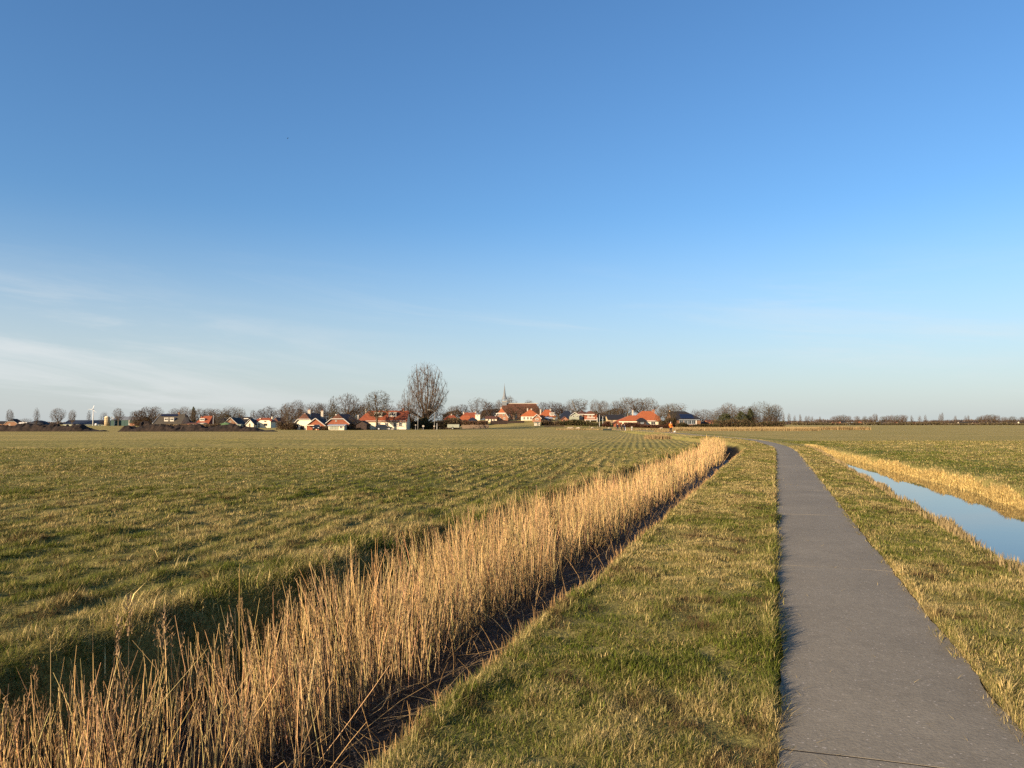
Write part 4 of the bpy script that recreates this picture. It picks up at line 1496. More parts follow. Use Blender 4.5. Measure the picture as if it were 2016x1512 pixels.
h = House('big_house', 'large orange roofed house with cream end wall and twin window', 'house', 1249, 1299, 278, 827.8, 808.6, 12, 'x', (.1, .45), 'cream', 'tileo', rake=.7)
h.window(1285.5, 833, 9, 6.5, 'trim', 1)
h.chimney(1250.5, 807, 2.2, 'stone', .5)
h.chimney(1292, 806.3, 5, 'pinkbrick', .5)
h.block('white_eave', 1272, 1292, 828, 829, -.4, -.28, 'trim')
h = House('dark_barn', 'black shed with arched front between the two orange roofs', 'shed', 1257, 1272, 268, 829, 822.5, 5, 'x', (.3, .3), 'woodd', 'slate')
h.window(1264, 832.4, 6, 3.4, 'zinc', 2)
h = House('farmhouse', 'wide dark roofed farmhouse with solar panels and glass front', 'house', 1324, 1379, 285, 825.8, 809, 13, 'x', (.95, .15), 'brownbrick', 'slate', rake=.8)
h.panels(1341, 1367, 815.5, 824.2, 8, 3)
h.block('fascia', 1336, 1377, 826, 827, -.45, -.3, 'zinc')
for p in (1341, 1350, 1357.5, 1365):
    h.window(p, 831.3, 7.4, 8, 'zinc', 1)
h.block('white_post', 1369.6, 1371, 827, 836, -.2, 0, 'trim')
h.chimney(1325, 808.8, 1.6, 'white', .5)
h = House('shed', 'small orange-brown shed left of the dense evergreen trees', 'shed', 1393, 1409, 290, 830, 826.3, 6, 'x', (.9, .9), 'pinkbrick', 'tileb')
h.door(1400, 834, 3, 5)
h = House('shed', 'low dark red shed right of the solar roof farmhouse', 'shed', 1379, 1393, 292, 833, 830.6, 5, 'x', (.9, .9), 'redwood', 'slate')
h.door(1386, 836, 3, 4)

# distant hamlet on the right horizon
FAR = [
    (1640, 1652, 833.8, 831.5, 'cream', 'tile', 'far cream cottage at the left foot of the first tree clump'),
    (1656, 1666, 834, 828.5, 'pinkbrick', 'slate', 'far dark roofed house inside the first tree clump'),
    (1670, 1684, 834, 831.2, 'zinc', 'zinc', 'far grey barn between the first and second tree clumps'),
    (1687, 1698, 834, 829.8, 'pinkbrick', 'tileo', 'far pink gabled house under the lone round tree'),
    (1703, 1716, 833.6, 832, 'white', 'slate', 'far white bungalow under the dark topped tree'),
    (1725, 1739, 834.2, 832.8, 'white', 'zinc', 'far long white shed left of the tree avenue'),
    (1763, 1769, 834, 831, 'white', 'tile', 'far small white gable under the tree avenue'),
    (1777, 1789, 834, 832, 'white', 'slate', 'far white house at the right end of the tree avenue'),
    (1798, 1808, 834, 832, 'pinkbrick', 'tile', 'far red roofed house between two slim poplars'),
    (1832, 1838, 834, 832.5, 'white', 'slate', 'far bright white cube house below the paired poplars'),
    (1856, 1873, 834, 832, 'brownbrick', 'slate', 'far dark barn right of the paired poplars'),
    (1889, 1908, 833.8, 830.2, 'white', 'slate', 'far white farm with broad dark roof'),
    (1917, 1927, 834, 832, 'cream', 'tileb', 'far cream house left of the last big clump'),
    (1933, 1937, 835, 834, 'white', 'trim', 'far white trailer before the last big clump'),
    (1973, 1992, 833.8, 831.2, 'white', 'slate', 'far black roofed white shed right of the last big clump'),
    (2008, 2026, 834.4, 829.5, 'white', 'slate', 'far white gabled house at the right edge'),
]
for i, (a, b, e_, r_, wl_, rf, lb) in enumerate(FAR):
    wl_ = 'stone' if wl_ == 'white' and i % 3 else wl_
    Y = 930 + 37 * (i % 4)
    h = House('house', lb, 'house', a, b, Y, e_, r_, 8, 'y' if (b - a) < 9 or i % 5 == 3 else 'x', (.9, .9), wl_, rf)
    h.window((a * .6 + b * .4), (e_ + 835.6) / 2 + .2, 2, 1.2, 'trim', 0)


# ------------------------------------------------------------------ soil heaps
def soil_heap(label, px0, px1, Y, hmax, seed, depth=4.5):
    x0, x1 = wx(px0, Y), wx(px1, Y)
    nx, ny = int((x1 - x0) / 0.28), 18
    U, Vv = np.meshgrid(np.linspace(0, 1, nx), np.linspace(-1, 1, ny))
    X = x0 + (x1 - x0) * U
    env = sst(0, 0.04, U) * (1 - 0.75 * sst(0.80, 0.93, U)) * (1 - sst(.97, 1.0, U)) * np.clip(1 - np.abs(Vv) ** 2.5, 0, 1)
    lump = 0.55 * noise2(X / 2.6 + seed, Vv * 1.2 + seed) + 0.35 * noise2(X / 0.9 + seed, Vv * 2.5 + 3) + 0.25 * noise2(X / 0.4, Vv * 5 + seed)
    lump = lump + .35 * np.abs(noise2(X / 1.3 + seed * 2, Vv * 2 + 7) - .5)
    Z = hmax * env * (0.12 + 1.25 * lump) - 0.08
    Yy = Y + Vv * depth / 2 + 0.5 * (noise2(X / 2, Vv + 9) - .5)
    Z = Z + height(X, Yy)
    VV = np.stack([X, Yy, Z], -1).reshape(-1, 3)
    ii = np.arange(nx * ny).reshape(ny, nx)
    FF = np.stack([ii[:-1, :-1], ii[:-1, 1:], ii[1:, 1:], ii[1:, :-1]], -1).reshape(-1, 4)
    return tag(link('soil_heap', np_mesh('soil_heap', VV, FF, MT['soil'])), label, 'soil heap')


soil_heap('long lumpy dark soil heap at the left edge of the field', -90, 214, 166, 1.45, 2)
soil_heap('dark lumpy soil heap running from green barn to white cottage', 238, 548, 164, 1.35, 31)
soil_heap('small black soil mound behind the gap of the heaps', 278, 304, 182, 2.1, 12, 3.5)


# ------------------------------------------------------------------ bare trees
KIND = {   # crown centre height, crown radii (side, up, down), fork height, side weight, limbs, branches, branchlets, twigs, trunk radius
    'round': dict(zc=5.9, rx=3.7, ru=4.1, rd=3.0, fork=2.4, lat=1.15, n=(13, 120, 700, 8000), r=.26, wig=.06),
    'wide': dict(zc=5.8, rx=4.8, ru=4.2, rd=2.8, fork=2.2, lat=1.0, n=(14, 130, 640, 5400), r=.28, wig=.07),
    'upright': dict(zc=5.6, rx=2.8, ru=4.4, rd=3.8, fork=1.6, lat=1.7, n=(13, 110, 640, 7200), r=.22, wig=.05),
    'slim': dict(zc=5.0, rx=0.85, ru=5.0, rd=4.2, fork=0.9, lat=2.2, n=(5, 60, 300, 3000), r=.16, wig=.03),
    'bush': dict(zc=4.2, rx=4.6, ru=5.8, rd=3.9, fork=0.25, lat=1.3, n=(22, 170, 840, 10000), r=.20, wig=.06),
    'spread': dict(zc=6.1, rx=4.6, ru=3.9, rd=2.6, fork=2.4, lat=1.0, n=(10, 90, 520, 5600), r=.30, wig=.14),
    'poplar': dict(zc=4.5, rx=3.25, ru=5.5, rd=3.3, fork=0.9, lat=3.0, n=(40, 300, 1300, 10000), r=.36, wig=.015),
}
PROTO = {}


def tubes_np(B, M_, E, r0, r1, n):
    """curved tapering tubes: begin, middle, end arrays"""
    k = len(B)
    d = E - B
    d = d / np.maximum(np.linalg.norm(d, axis=1), 1e-6)[:, None]
    u = np.cross(d, np.array([0.31, 0.77, 0.21]))
    u /= np.linalg.norm(u, axis=1)[:, None]
    w = np.cross(d, u)
    V_ = np.zeros((k, 3, n, 3))
    for i, (C, rr) in enumerate(((B, r0), (M_, (r0 + r1) / 2), (E, r1))):
        for j in range(n):
            a = 2 * math.pi * j / n
            V_[:, i, j] = C + (u * math.cos(a) + w * math.sin(a)) * np.asarray(rr)[:, None]
    f = []
    for i in range(2):
        for j in range(n):
            j2 = (j + 1) % n
            f += [(i * n + j, i * n + j2, i * n + n + j2), (i * n + j, i * n + n + j2, i * n + n + j)]
    F_ = (np.arange(k)[:, None, None] * (3 * n) + np.array(f)[None]).reshape(-1, 3)
    return V_.reshape(-1, 3), F_


def join(parts):
    Vs, Fs, o = [], [], 0
    for v, f in parts:
        Vs.append(v)
        Fs.append(f + o)
        o += len(v)
    return np.concatenate(Vs), np.concatenate(Fs)


def proto(kind, seed):
    """bare tree 10 m high: limbs, branches, branchlets and twigs each reach for points spread through the crown"""
    key = (kind, seed)
    if key in PROTO:
        return PROTO[key]
    P = KIND[kind]
    r = np.random.default_rng(seed * 17 + len(kind))
    lob = r.uniform(0, 50, 2)

    def targets(n, lo):
        a = r.uniform(0, 6.283, n)
        c = r.uniform(-1, 1, n)
        q = r.uniform(lo, 1, n) ** (1 / 2.4)
        sh = np.sqrt(1 - c * c)
        lobe = 0.52 + 0.86 * noise2(np.cos(a) * 1.7 + lob[0] + 9 + c, np.sin(a) * 1.7 + lob[1] + 9 + c * 1.3)
        rad = P['rx'] * lobe
        z = P['zc'] + np.where(c > 0, P['ru'], P['rd']) * c * q * (0.85 + 0.22 * lobe)
        return np.stack([np.cos(a) * sh * q * rad, np.sin(a) * sh * q * rad, np.maximum(z, P['fork'] * .8 + .1)], -1)

    lean = r.normal(0, .05, 2)
    trunk = [(np.array([[0, 0, -.15]]), np.array([[lean[0], lean[1], P['fork'] * .5]]), np.array([[lean[0] * 2, lean[1] * 2, P['fork'] * 1.25 + .3]]))]
    parts_t = [tubes_np(*trunk[0], np.array([P['r'] * 1.25]), np.array([P['r'] * .7]), 7)]
    tt = np.linspace(.55, 1.0, 7)[:, None]
    nodes = trunk[0][0] + (trunk[0][2] - trunk[0][0]) * tt
    node_r = np.full(len(nodes), P['r'] * .8)
    parts_c = []
    forkp = np.array([0, 0, P['fork']])
    lastn, lastr = nodes, node_r
    for lev, (n, lo, rad) in enumerate(zip(P['n'], (.45, .12, .05, .03), (P['r'] * (.40 if kind != 'poplar' else .19), P['r'] * (.15 if kind != 'poplar' else .075), .022 if kind != 'poplar' else .014, .0))):
        T = targets(n, lo)
        kd = KDTree(len(nodes))
        lat = P['lat']
        for i_, q_ in enumerate(nodes):
            kd.insert((q_[0] * lat, q_[1] * lat, q_[2]), i_)
        kd.balance()
        drop = (1.2, .5, .22, .12)[lev]
        j = np.array([kd.find((q_[0] * lat, q_[1] * lat, q_[2] - drop))[1] for q_ in T])
        B, br = nodes[j], node_r[j]
        L_ = np.linalg.norm(T - B, axis=1)
        if lev == 3:
            T = B + (T - B) * np.minimum(1, 1.15 / np.maximum(L_, 1e-3))[:, None]
            d = T - B
            s_ = np.cross(d, r.normal(0, 1, (n, 3)))
            s_ /= np.maximum(np.linalg.norm(s_, axis=1), 1e-6)[:, None]
            s_ *= r.uniform(.010, .020, n)[:, None] * (.7 if kind == 'poplar' else 1)
            parts_c.append((np.stack([B - s_, B + s_, T], 1).reshape(-1, 3), np.arange(n * 3).reshape(-1, 3)))
            break
        mid = (B + T) / 2
        mid[:, 2] -= 0.0
        mid[:, :2] += (T - B)[:, :2] * (.12 if lev == 0 else .06)
        mid = mid + r.normal(0, 1, (n, 3)) * (P['wig'] * L_)[:, None]
        r0 = np.minimum(np.full(n, rad) * r.uniform(.8, 1.25, n), br)
        (parts_t if lev == 0 else parts_c).append(tubes_np(B, mid, T, r0, r0 * (.35 if lev < 2 else .4), (5, 4, 3)[lev]))
        k = (9, 6, 4)[lev]
        new, nr = [], []
        for q in np.linspace(.12, 1, k):
            p_ = np.where(q < .5, B + (mid - B) * (q * 2), mid + (T - mid) * (q * 2 - 1))
            new.append(p_)
            nr.append(r0 * (1 - .6 * q))
        nodes = np.concatenate([nodes] + new) if lev == 0 else np.concatenate([nodes[len(nodes) // 3:]] + new) if lev == 2 else np.concatenate([nodes] + new)
        node_r = np.concatenate([node_r] + nr) if lev == 0 else np.concatenate([node_r[len(node_r) // 3:]] + nr) if lev == 2 else np.concatenate([node_r] + nr)
    tv, tf = join(parts_t)
    cv, cf = join(parts_c)
    sc_ = 10 / np.percentile(cv[:, 2], 99.7)
    half = float(np.percentile(np.abs(cv[:, 0]), 97)) * sc_
    PROTO[key] = (np_mesh('trunk', tv * sc_, tf), np_mesh('crown', cv * sc_, cf), half)
    return PROTO[key]


def evergreen(seed, shape):
    """dense leafy crown of small leaf faces over a trunk, 10 m high"""
    key = ('ever' + shape, seed)
    if key in PROTO:
        return PROTO[key]
    r = np.random.default_rng(seed)
    n = 5200
    u = r.random(n)
    z = 0.9 + 9.1 * u
    if shape == 'cone':
        rad = 2.3 * (1 - u) ** .8 + .12
    else:
        rad = 3.4 * np.sqrt(np.clip(1 - (2 * u - .85) ** 2 / 1.4, .04, 1))
    a = r.uniform(0, 6.28, n)
    rr = rad * np.sqrt(r.uniform(.25, 1, n)) * (.35 + 1.15 * noise2(a * 1.6 + seed, z / 1.3))
    c = np.stack([np.cos(a) * rr, np.sin(a) * rr, z * (.9 + .2 * noise2(a * 1.2 + 3, rr))], -1)
    d1 = r.normal(0, 1, (n, 3))
    d1 /= np.linalg.norm(d1, axis=1)[:, None]
    d2 = r.normal(0, 1, (n, 3))
    V_ = np.stack([c - d2 * .10, c + d2 * .10, c + d1 * .42], 1).reshape(-1, 3)
    me = np_mesh('crown', V_, np.arange(n * 3).reshape(-1, 3))
    tr = MB().tube([(0, 0, -.15), (0, 0, 4), (0, 0, 8)], [.25, .18, .06], 6).mesh('trunk')
    PROTO[key] = (tr, me, float(np.percentile(np.abs(c[:, 0]), 97)))
    return PROTO[key]


def tree(px, top, Y, kind, seed, label, wpx=None, twig='twig_brown', bark='bark', name=None, group=None, cat='tree', sink=0.0):
    X = wx(px, Y)
    z0 = H0(X, Y) - sink
    if kind in ('cone', 'ever'):
        tm, cm_, half = evergreen(seed, kind)
        twig = 'needle'
    else:
        tm, cm_, half = proto(kind, seed)
    hh = wz(top, Y) - z0
    sz = hh / 10
    sxy = sz if wpx is None else (wpx * (1.22 if Y < 450 and kind not in ('poplar', 'cone', 'ever') else 1.0) / FPX * Y / 2) / half
    o = tag(empty(name or ('evergreen_tree' if kind in ('cone', 'ever') else 'shrub' if cat == 'shrub' else 'bare_tree'), (X, Y, z0), random.uniform(0, 6.28)), label, cat, group)
    o.scale = (sxy, sxy, sz)
    for nm, me, mm in (('trunk', tm, bark), ('crown', cm_, twig)):
        c = bpy.data.objects.new(nm, me)
        COL.objects.link(c)
        c.parent = o
        if not me.materials:
            me.materials.append(MT[mm])
        c.material_slots[0].link = 'OBJECT'
        c.material_slots[0].material = MT[mm]
    return o


GF = 'bare trees around the far left farm'
tree(20, 806, 640, 'upright', 1, 'bare tree rising behind the dark farmhouse at far left', 13, 'twig_grey', group=GF)
tree(73, 803, 590, 'slim', 2, 'narrow forked bare tree standing over the silage heap', 9, 'twig_grey', group=GF)
tree(115, 803.5, 588, 'upright', 3, 'fullest bare tree left of the blue-black barn', 22, 'twig_grey', group=GF)
tree(143, 807, 588, 'upright', 1, 'bare tree in front of the barn left end', 14, 'twig_grey', 'barkl', group=GF)
tree(176, 808, 625, 'slim', 3, 'thin bare tree just left of the wind turbine', 8, 'twig_grey', group=GF)
tree(206, 811, 600, 'bush', 2, 'reddish bare bush tree left of the silo', 14, 'twig_red', group=GF)
tree(234, 803.5, 580, 'round', 2, 'pale trunked bare tree before the green barn', 19, 'twig_grey', 'barkl', group=GF)
tree(52, 823.5, 605, 'bush', 1, 'round brown bush between farmhouse and silage heap', 21, 'twig_brown', cat='shrub')
GL = 'bare trees behind the left hand houses'
tree(272, 808, 420, 'bush', 3, 'broad brown bare tree right of the green barn', 28, 'twig_brown', group=GL)
tree(290, 801, 430, 'upright', 2, 'taller bare tree left of the dark dormered house', 30, 'twig_brown', group=GL)
tree(308, 800, 440, 'upright', 4, 'bare tree directly behind the left gable of the dormered house', 20, 'twig_grey', group=GL)
tree(345, 804, 400, 'round', 3, 'low bare tree behind the right end of the solar panels', 20, 'twig_grey', group=GL)
tree(363, 801, 395, 'upright', 2, 'pale stemmed bare tree between the dormered house and red house', 22, 'twig_grey', 'barkl', group=GL)
tree(381, 803, 405, 'ever', 4, 'dark pine poking above the bare trees by the red house', 9)
tree(378, 806, 392, 'round', 4, 'bare tree behind the left chimney of the red house', 18, 'twig_grey', group=GL)
tree(394, 805, 400, 'upright', 5, 'bare tree behind the dormer of the red house', 20, 'twig_grey', group=GL)
tree(412, 804, 410, 'round', 1, 'bare tree behind the white pole', 24, 'twig_grey', group=GL)
tree(427, 805, 400, 'upright', 3, 'bare tree right of the white pole', 20, 'twig_grey', group=GL)
tree(433, 817, 300, 'bush', 1, 'olive bare bush left of the green canvas shed', 18, 'twig_olive', cat='shrub')
tree(444, 806, 395, 'upright', 1, 'bare tree behind the brown gable left side', 18, 'twig_olive', group=GL)
tree(457, 801, 400, 'round', 5, 'tallest bare tree behind the brown gable', 24, 'twig_grey', group=GL)
tree(473, 803, 395, 'bush', 2, 'golden fan shaped bare tree behind the black roof', 16, 'twig_olive', 'barkl', group=GL)
tree(499, 808, 385, 'slim', 1, 'thin pale bare tree left of the white house chimney', 12, 'twig_grey', 'barkl', group=GL)
tree(514, 806, 380, 'round', 3, 'reddish bare tree above the red roof of the white house', 18, 'twig_red', group=GL)
tree(531, 800, 385, 'round', 2, 'tall bare tree above the thin white chimney of white house', 22, 'twig_red', group=GL)
tree(551, 806, 372, 'round', 4, 'rounded bare tree behind the brown barn', 24, 'twig_brown', group=GL)
GW = 'bare trees behind the white farmhouse'
tree(567, 793, 262, 'upright', 3, 'pale bare tree left of the white farmhouse', 18, 'twig_grey', 'barkl', group=GW)
tree(586, 788, 258, 'round', 1, 'bare tree behind the left roof slope of white farmhouse', 28, 'twig_brown', group=GW)
tree(605, 796, 252, 'bush', 2, 'brown bare tree behind the two farmhouse chimneys', 30, 'twig_brown', group=GW)
tree(624, 793, 256, 'round', 5, 'bare tree behind the right chimney of white farmhouse', 26, 'twig_brown', group=GW)
tree(640, 795, 260, 'bush', 3, 'bare tree behind the thin white flue pipes', 24, 'twig_red', group=GW)
tree(654, 781, 248, 'slim', 4, 'slender bare tree above the red brick house', 15, 'twig_olive', group=GW)
tree(670, 800, 240, 'bush', 1, 'low bare tree behind the peak of the red brick house', 24, 'twig_olive', group=GW)
tree(686, 776, 250, 'upright', 5, 'broad tall bare tree right of the red brick house', 34, 'twig_brown', group=GW)
tree(704, 790, 252, 'bush', 2, 'bare tree behind the left hip of the long white house', 28, 'twig_brown', group=GW)
tree(742, 770, 209, 'round', 5, 'tall bare tree before the left dormer of long white house', 40, 'twig_olive', group='bare trees in front of the houses')
tree(722, 792, 250, 'round', 3, 'bare tree just above the left roof ridge of long white house', 26, 'twig_brown', group=GW)
tree(765, 797, 255, 'round', 4, 'bare tree above the right dormer of long white house', 28, 'twig_red', group=GW)
tree(785, 801, 258, 'bush', 3, 'low bare tree behind the brick chimney of long white house', 24, 'twig_red', group=GW)
tree(695, 818, 206, 'bush', 1, 'tangled bare shrub tree between red brick house and black shed', 20, 'twig_olive', cat='shrub')

# the great poplar
tree(839, 717, 228, 'poplar', 8, 'huge bare poplar with fan of upright limbs by the street lamp', 94, 'twig_brown', name='poplar_tree')
tree(806, 788, 232, 'bush', 2, 'dense olive bare tree under the poplar left side', 30, 'twig_olive', group='bare trees under the poplar')
tree(872, 806, 230, 'bush', 3, 'bare bush tree under the poplar right side', 26, 'twig_brown', group='bare trees under the poplar')
tree(838, 823, 222, 'ever', 3, 'dark evergreen bush at the foot of the poplar', 24, cat='shrub')
GC = 'bare trees around the church'
tree(893, 799, 330, 'round', 1, 'small bare tree behind the far red house', 22, 'twig_grey', group=GC)
tree(912, 796, 335, 'round', 2, 'round purple-grey bare tree behind the red roofed houses', 26, 'twig_red', group=GC)
tree(945, 784, 330, 'bush', 1, 'large brown domed bare tree left of the church', 40, 'twig_brown', group=GC)
tree(966, 792, 335, 'round', 4, 'bare tree between the domed tree and the spire', 24, 'twig_red', group=GC)
tree(984, 787, 375, 'upright', 2, 'pale bare tree just left of the spire', 18, 'twig_grey', 'barkl', group=GC)
tree(1003, 780, 375, 'upright', 4, 'pale bare tree just right of the spire', 22, 'twig_grey', 'barkl', group=GC)
tree(1013, 796, 318, 'spread', 1, 'dark spreading bare tree against the church roof', 50, 'twig_brown', group=GC)
tree(1041, 788, 380, 'upright', 3, 'bare tree showing above the middle of the church ridge', 16, 'twig_grey', group=GC)
tree(1048, 798, 320, 'spread', 2, 'bare tree against the right half of the church roof', 30, 'twig_brown', group=GC)
tree(1068, 791, 340, 'spread', 3, 'knotty pollarded bare tree at the right church end', 22, 'twig_red', group=GC)
tree(1085, 790, 338, 'spread', 4, 'dark pollarded bare tree above the orange dormer house', 24, 'twig_red', group=GC)
tree(1099, 793, 335, 'round', 5, 'dark round bare tree left of the blue-black roof', 24, 'twig_red', group=GC)
tree(1095, 817, 268, 'spread', 1, 'small golden garden tree with pale trunk below orange dormer', 20, 'twig_olive', 'barkl')
GR = 'bare trees behind the right hand houses'
tree(1114, 800, 340, 'round', 1, 'low bare tree behind the blue-black roof', 20, 'twig_grey', group=GR)
tree(1135.5, 785.5, 330, 'round', 5, 'pale fan shaped bare tree above the grey cottage', 33, 'twig_grey', 'barkl', group=GR)
tree(1172, 787, 325, 'upright', 1, 'grey birch like bare tree above the porch house left', 18, 'twig_grey', 'barkl', group=GR)
tree(1187, 789, 322, 'upright', 5, 'grey birch like bare tree above the porch house right', 18, 'twig_grey', 'barkl', group=GR)
tree(1181, 812, 300, 'bush', 2, 'dark brush right of the porch house', 26, 'twig_red', cat='shrub')
tree(1203, 805, 305, 'bush', 1, 'olive bare bush tree left of the dark barn roof', 22, 'twig_olive', group=GR)
tree(1213, 789, 325, 'upright', 2, 'first bare tree of the tall row behind the dark barn', 22, 'twig_grey', 'barkl', group=GR)
tree(1236, 782, 325, 'round', 4, 'tallest bare tree of the row above the longhouse', 32, 'twig_grey', 'barkl', group=GR)
tree(1258, 784, 328, 'round', 2, 'bare tree of the row above the big orange roof left', 26, 'twig_grey', 'barkl', group=GR)
tree(1277, 783, 325, 'round', 1, 'bare tree of the row above the big orange roof right', 30, 'twig_grey', 'barkl', group=GR)
tree(1300, 798, 320, 'round', 3, 'bare tree behind the brick chimney of big orange house', 22, 'twig_grey', group=GR)
tree(1315, 796, 264, 'bush', 3, 'big olive bare bush before the dark solar farmhouse', 36, 'twig_olive', group=GR)
tree(1329, 794, 310, 'round', 5, 'pale bare tree behind the left gable of solar farmhouse', 32, 'twig_grey', 'barkl', group=GR)
tree(1369, 806, 330, 'bush', 1, 'reddish bare tree behind the right roof of solar farmhouse', 18, 'twig_red', group=GR)
tree(1387, 806, 325, 'upright', 3, 'pale upright bare tree right of the solar farmhouse', 24, 'twig_grey', 'barkl', group=GR)
GG = 'trees of the dense grove right of the village'
tree(1406, 811, 300, 'bush', 2, 'low golden bush at the left end of the grove', 18, 'twig_olive', cat='shrub')
tree(1421, 802, 305, 'round', 3, 'first bare tree of the dense grove', 28, 'twig_grey', group=GG)
tree(1436, 793.5, 308, 'round', 5, 'pale tall bare tree in the left half of the grove', 26, 'twig_grey', 'barkl', group=GG)
tree(1428, 815, 292, 'ever', 2, 'low dark evergreen at the left front of the grove', 28, cat='shrub')
tree(1448, 808, 295, 'bush', 3, 'brown bare bush in the middle front of the grove', 26, 'twig_olive', group=GG)
tree(1461, 800, 300, 'round', 2, 'bare round tree at the middle of the grove', 26, 'twig_brown', group=GG)
tree(1459, 812, 290, 'ever', 5, 'dark evergreen at the middle front of the grove', 26)
tree(1476, 806, 292, 'cone', 2, 'taller dark evergreen right of the grove middle', 20)
tree(1481, 800, 304, 'round', 4, 'bare tree behind the taller dark evergreen', 22, 'twig_brown', group=GG)
tree(1499, 791, 298, 'bush', 1, 'tallest bare tree in the right half of the grove', 38, 'twig_olive', group=GG)
tree(1516, 800, 300, 'upright', 2, 'bare tree second from the right end of the grove', 22, 'twig_olive', group=GG)
tree(1528, 797, 302, 'upright', 5, 'bare tree at the right end of the grove', 20, 'twig_grey', group=GG)
tree(1492, 820, 290, 'bush', 2, 'low brown scrub under the tallest grove tree', 34, 'twig_brown', cat='shrub')
tree(1520, 820, 288, 'bush', 3, 'low brown scrub at the right end of the grove', 28, 'twig_brown', cat='shrub')

GP = 'slim poplars on the right horizon'
for i, (p, tp, lb) in enumerate(((1542, 814, 'slim far poplar nearest the grove'), (1553, 813.5, 'second slim far poplar from the grove'), (1564, 818, 'third slim far poplar from the grove'), (1575, 815.5, 'fourth slim far poplar from the grove'), (1586.5, 819, 'fifth slim far poplar from the grove'), (1592, 818.5, 'sixth slim far poplar from the grove'), (1598.5, 819.5, 'seventh slim far poplar from the grove'), (1614, 820, 'eighth slim far poplar standing apart from the row'),
                             (1794, 818, 'slim far poplar just right of the tree avenue'), (1810, 818, 'slim far poplar between the avenue and three roofs'), (1821, 816.5, 'slim far poplar left of the paired poplars'), (1850, 815, 'left one of the tall paired far poplars'), (1854.5, 812.5, 'right one of the tall paired far poplars'), (1880, 818, 'slim far poplar left of the dark roofed white farm'), (1900, 818.5, 'slim far poplar behind the white farm left'), (1905.5, 817.5, 'slim far poplar behind the white farm right'))):
    tree(p, tp, 1080 + 15 * (i % 3), 'slim', 1 + i % 4, lb, 5.5, 'twig_grey', group=GP)
GH = 'bare trees of the far hamlet'
for i, (p, tp, w_, kd, lb) in enumerate((
        (1641, 819.5, 14, 'round', 'left tree of the first far round clump'), (1650, 817.5, 16, 'round', 'second tree of the first far round clump'), (1660, 816.5, 16, 'round', 'third and highest tree of the first far round clump'), (1670, 818.5, 14, 'round', 'right tree of the first far round clump'),
        (1687, 819, 11, 'upright', 'lone round far tree between the first two clumps'), (1702, 819, 11, 'round', 'left far tree before the dark topped one'), (1713, 819.5, 9, 'upright', 'far tree touching the dark topped one from the left'), (1722.5, 814.5, 11, 'round', 'dark topped far tree left of the avenue'),
        (1738, 819, 13, 'round', 'first tree of the far flat topped avenue'), (1747, 817.8, 12, 'round', 'second tree of the far flat topped avenue'), (1756, 817, 12, 'round', 'third tree of the far flat topped avenue'), (1765, 817.2, 12, 'round', 'fourth tree of the far flat topped avenue'), (1774, 816.5, 12, 'round', 'fifth tree of the far flat topped avenue'), (1780, 816.8, 12, 'upright', 'last tree of the far flat topped avenue'),
        (1927, 820, 10, 'round', 'left tree of the last big far clump'), (1935, 817.5, 14, 'round', 'second tree of the last big far clump'), (1944, 816, 15, 'round', 'third tree of the last big far clump'), (1953, 815.8, 15, 'round', 'fourth tree of the last big far clump'), (1962, 817.5, 14, 'round', 'right tree of the last big far clump'),
        (1977, 820.5, 12, 'round', 'far tree above the black roofed white shed left'), (1992, 819.5, 16, 'round', 'far tree above the black roofed white shed right'), (2012, 820.5, 14, 'round', 'far tree at the very right edge'),
        (1822, 826, 12, 'round', 'low far round tree below the slim poplar'), (1796, 828, 14, 'round', 'low far tree over the red roofed house'), (1840, 826.5, 16, 'round', 'low far tree over the white cube house'), (1862, 826.5, 16, 'round', 'low far tree over the dark barn'))):
    tree(p, tp, 985 + 20 * (i % 3), kd, 1 + i % 5, lb, w_, ('twig_brown', 'twig_grey', 'twig_olive')[i % 3], group=GH)


# ------------------------------------------------------------------ scrub and hedges
def twig_mass(name, label, cat, px0, px1, Y, top, depth, n, cols, base=None, kind=None, tri=0.0009, tops=None, up=.6):
    """dense mass of short twigs between the ground and a ragged top"""
    X = wx(rng.uniform(px0, px1, n), Y)
    Yy = Y + rng.uniform(-.5, .5, n) * depth
    zg = height(X, Yy)
    tp = wz(top, Y) - zg
    tp = np.maximum(tp, .3) * (0.45 + 1.05 * noise2(X / (Y * .009) + px0, Yy * 0 + 3))
    Z = zg + tp * rng.random(n) ** .8 * .85
    ln = Y * .0022 * rng.uniform(.5, 1.3, n)
    col = np.array(cols)[rng.integers(0, len(cols), n)] * rng.uniform(.5, 1.25, (n, 1))
    b = blades(X, Yy, Z, ln, tri * Y * rng.uniform(.6, 1.4, n), rng.uniform(0, 6.28, n), np.abs(rng.normal(up, .4, n)), col, 1)
    o = gather(name, [b], grassm, label, cat)
    if kind is None:
        del o['kind']
    return o


BR = [(0.14, .09, .055), (.11, .075, .05), (.16, .115, .06)]
GB = [(0.05, .06, .022), (.11, .085, .045), (.15, .11, .055)]
RB = [(0.16, .07, .045), (.13, .06, .04), (.12, .075, .05)]
twig_mass('undergrowth', 'brown garden scrub around the white farmhouse left side', 'scrub', 548, 582, 206, 833, 5, 2600, BR, kind='stuff')
twig_mass('undergrowth', 'dark tangled scrub below the poplar and street lamp', 'scrub', 799, 905, 226, 827, 9, 8000, BR + GB, kind='stuff')
twig_mass('undergrowth', 'garden scrub in front of the cream house and church mound', 'scrub', 1066, 1100, 266, 829, 6, 3000, BR, kind='stuff')
twig_mass('undergrowth', 'green-brown garden scrub before the blue-black roof and porch house', 'scrub', 1100, 1200, 266, 829.5, 7, 8000, GB, kind='stuff')
twig_mass('undergrowth', 'scrub along the front of the red brick house', 'scrub', 632, 706, 203.5, 839, 3, 3000, BR, kind='stuff')
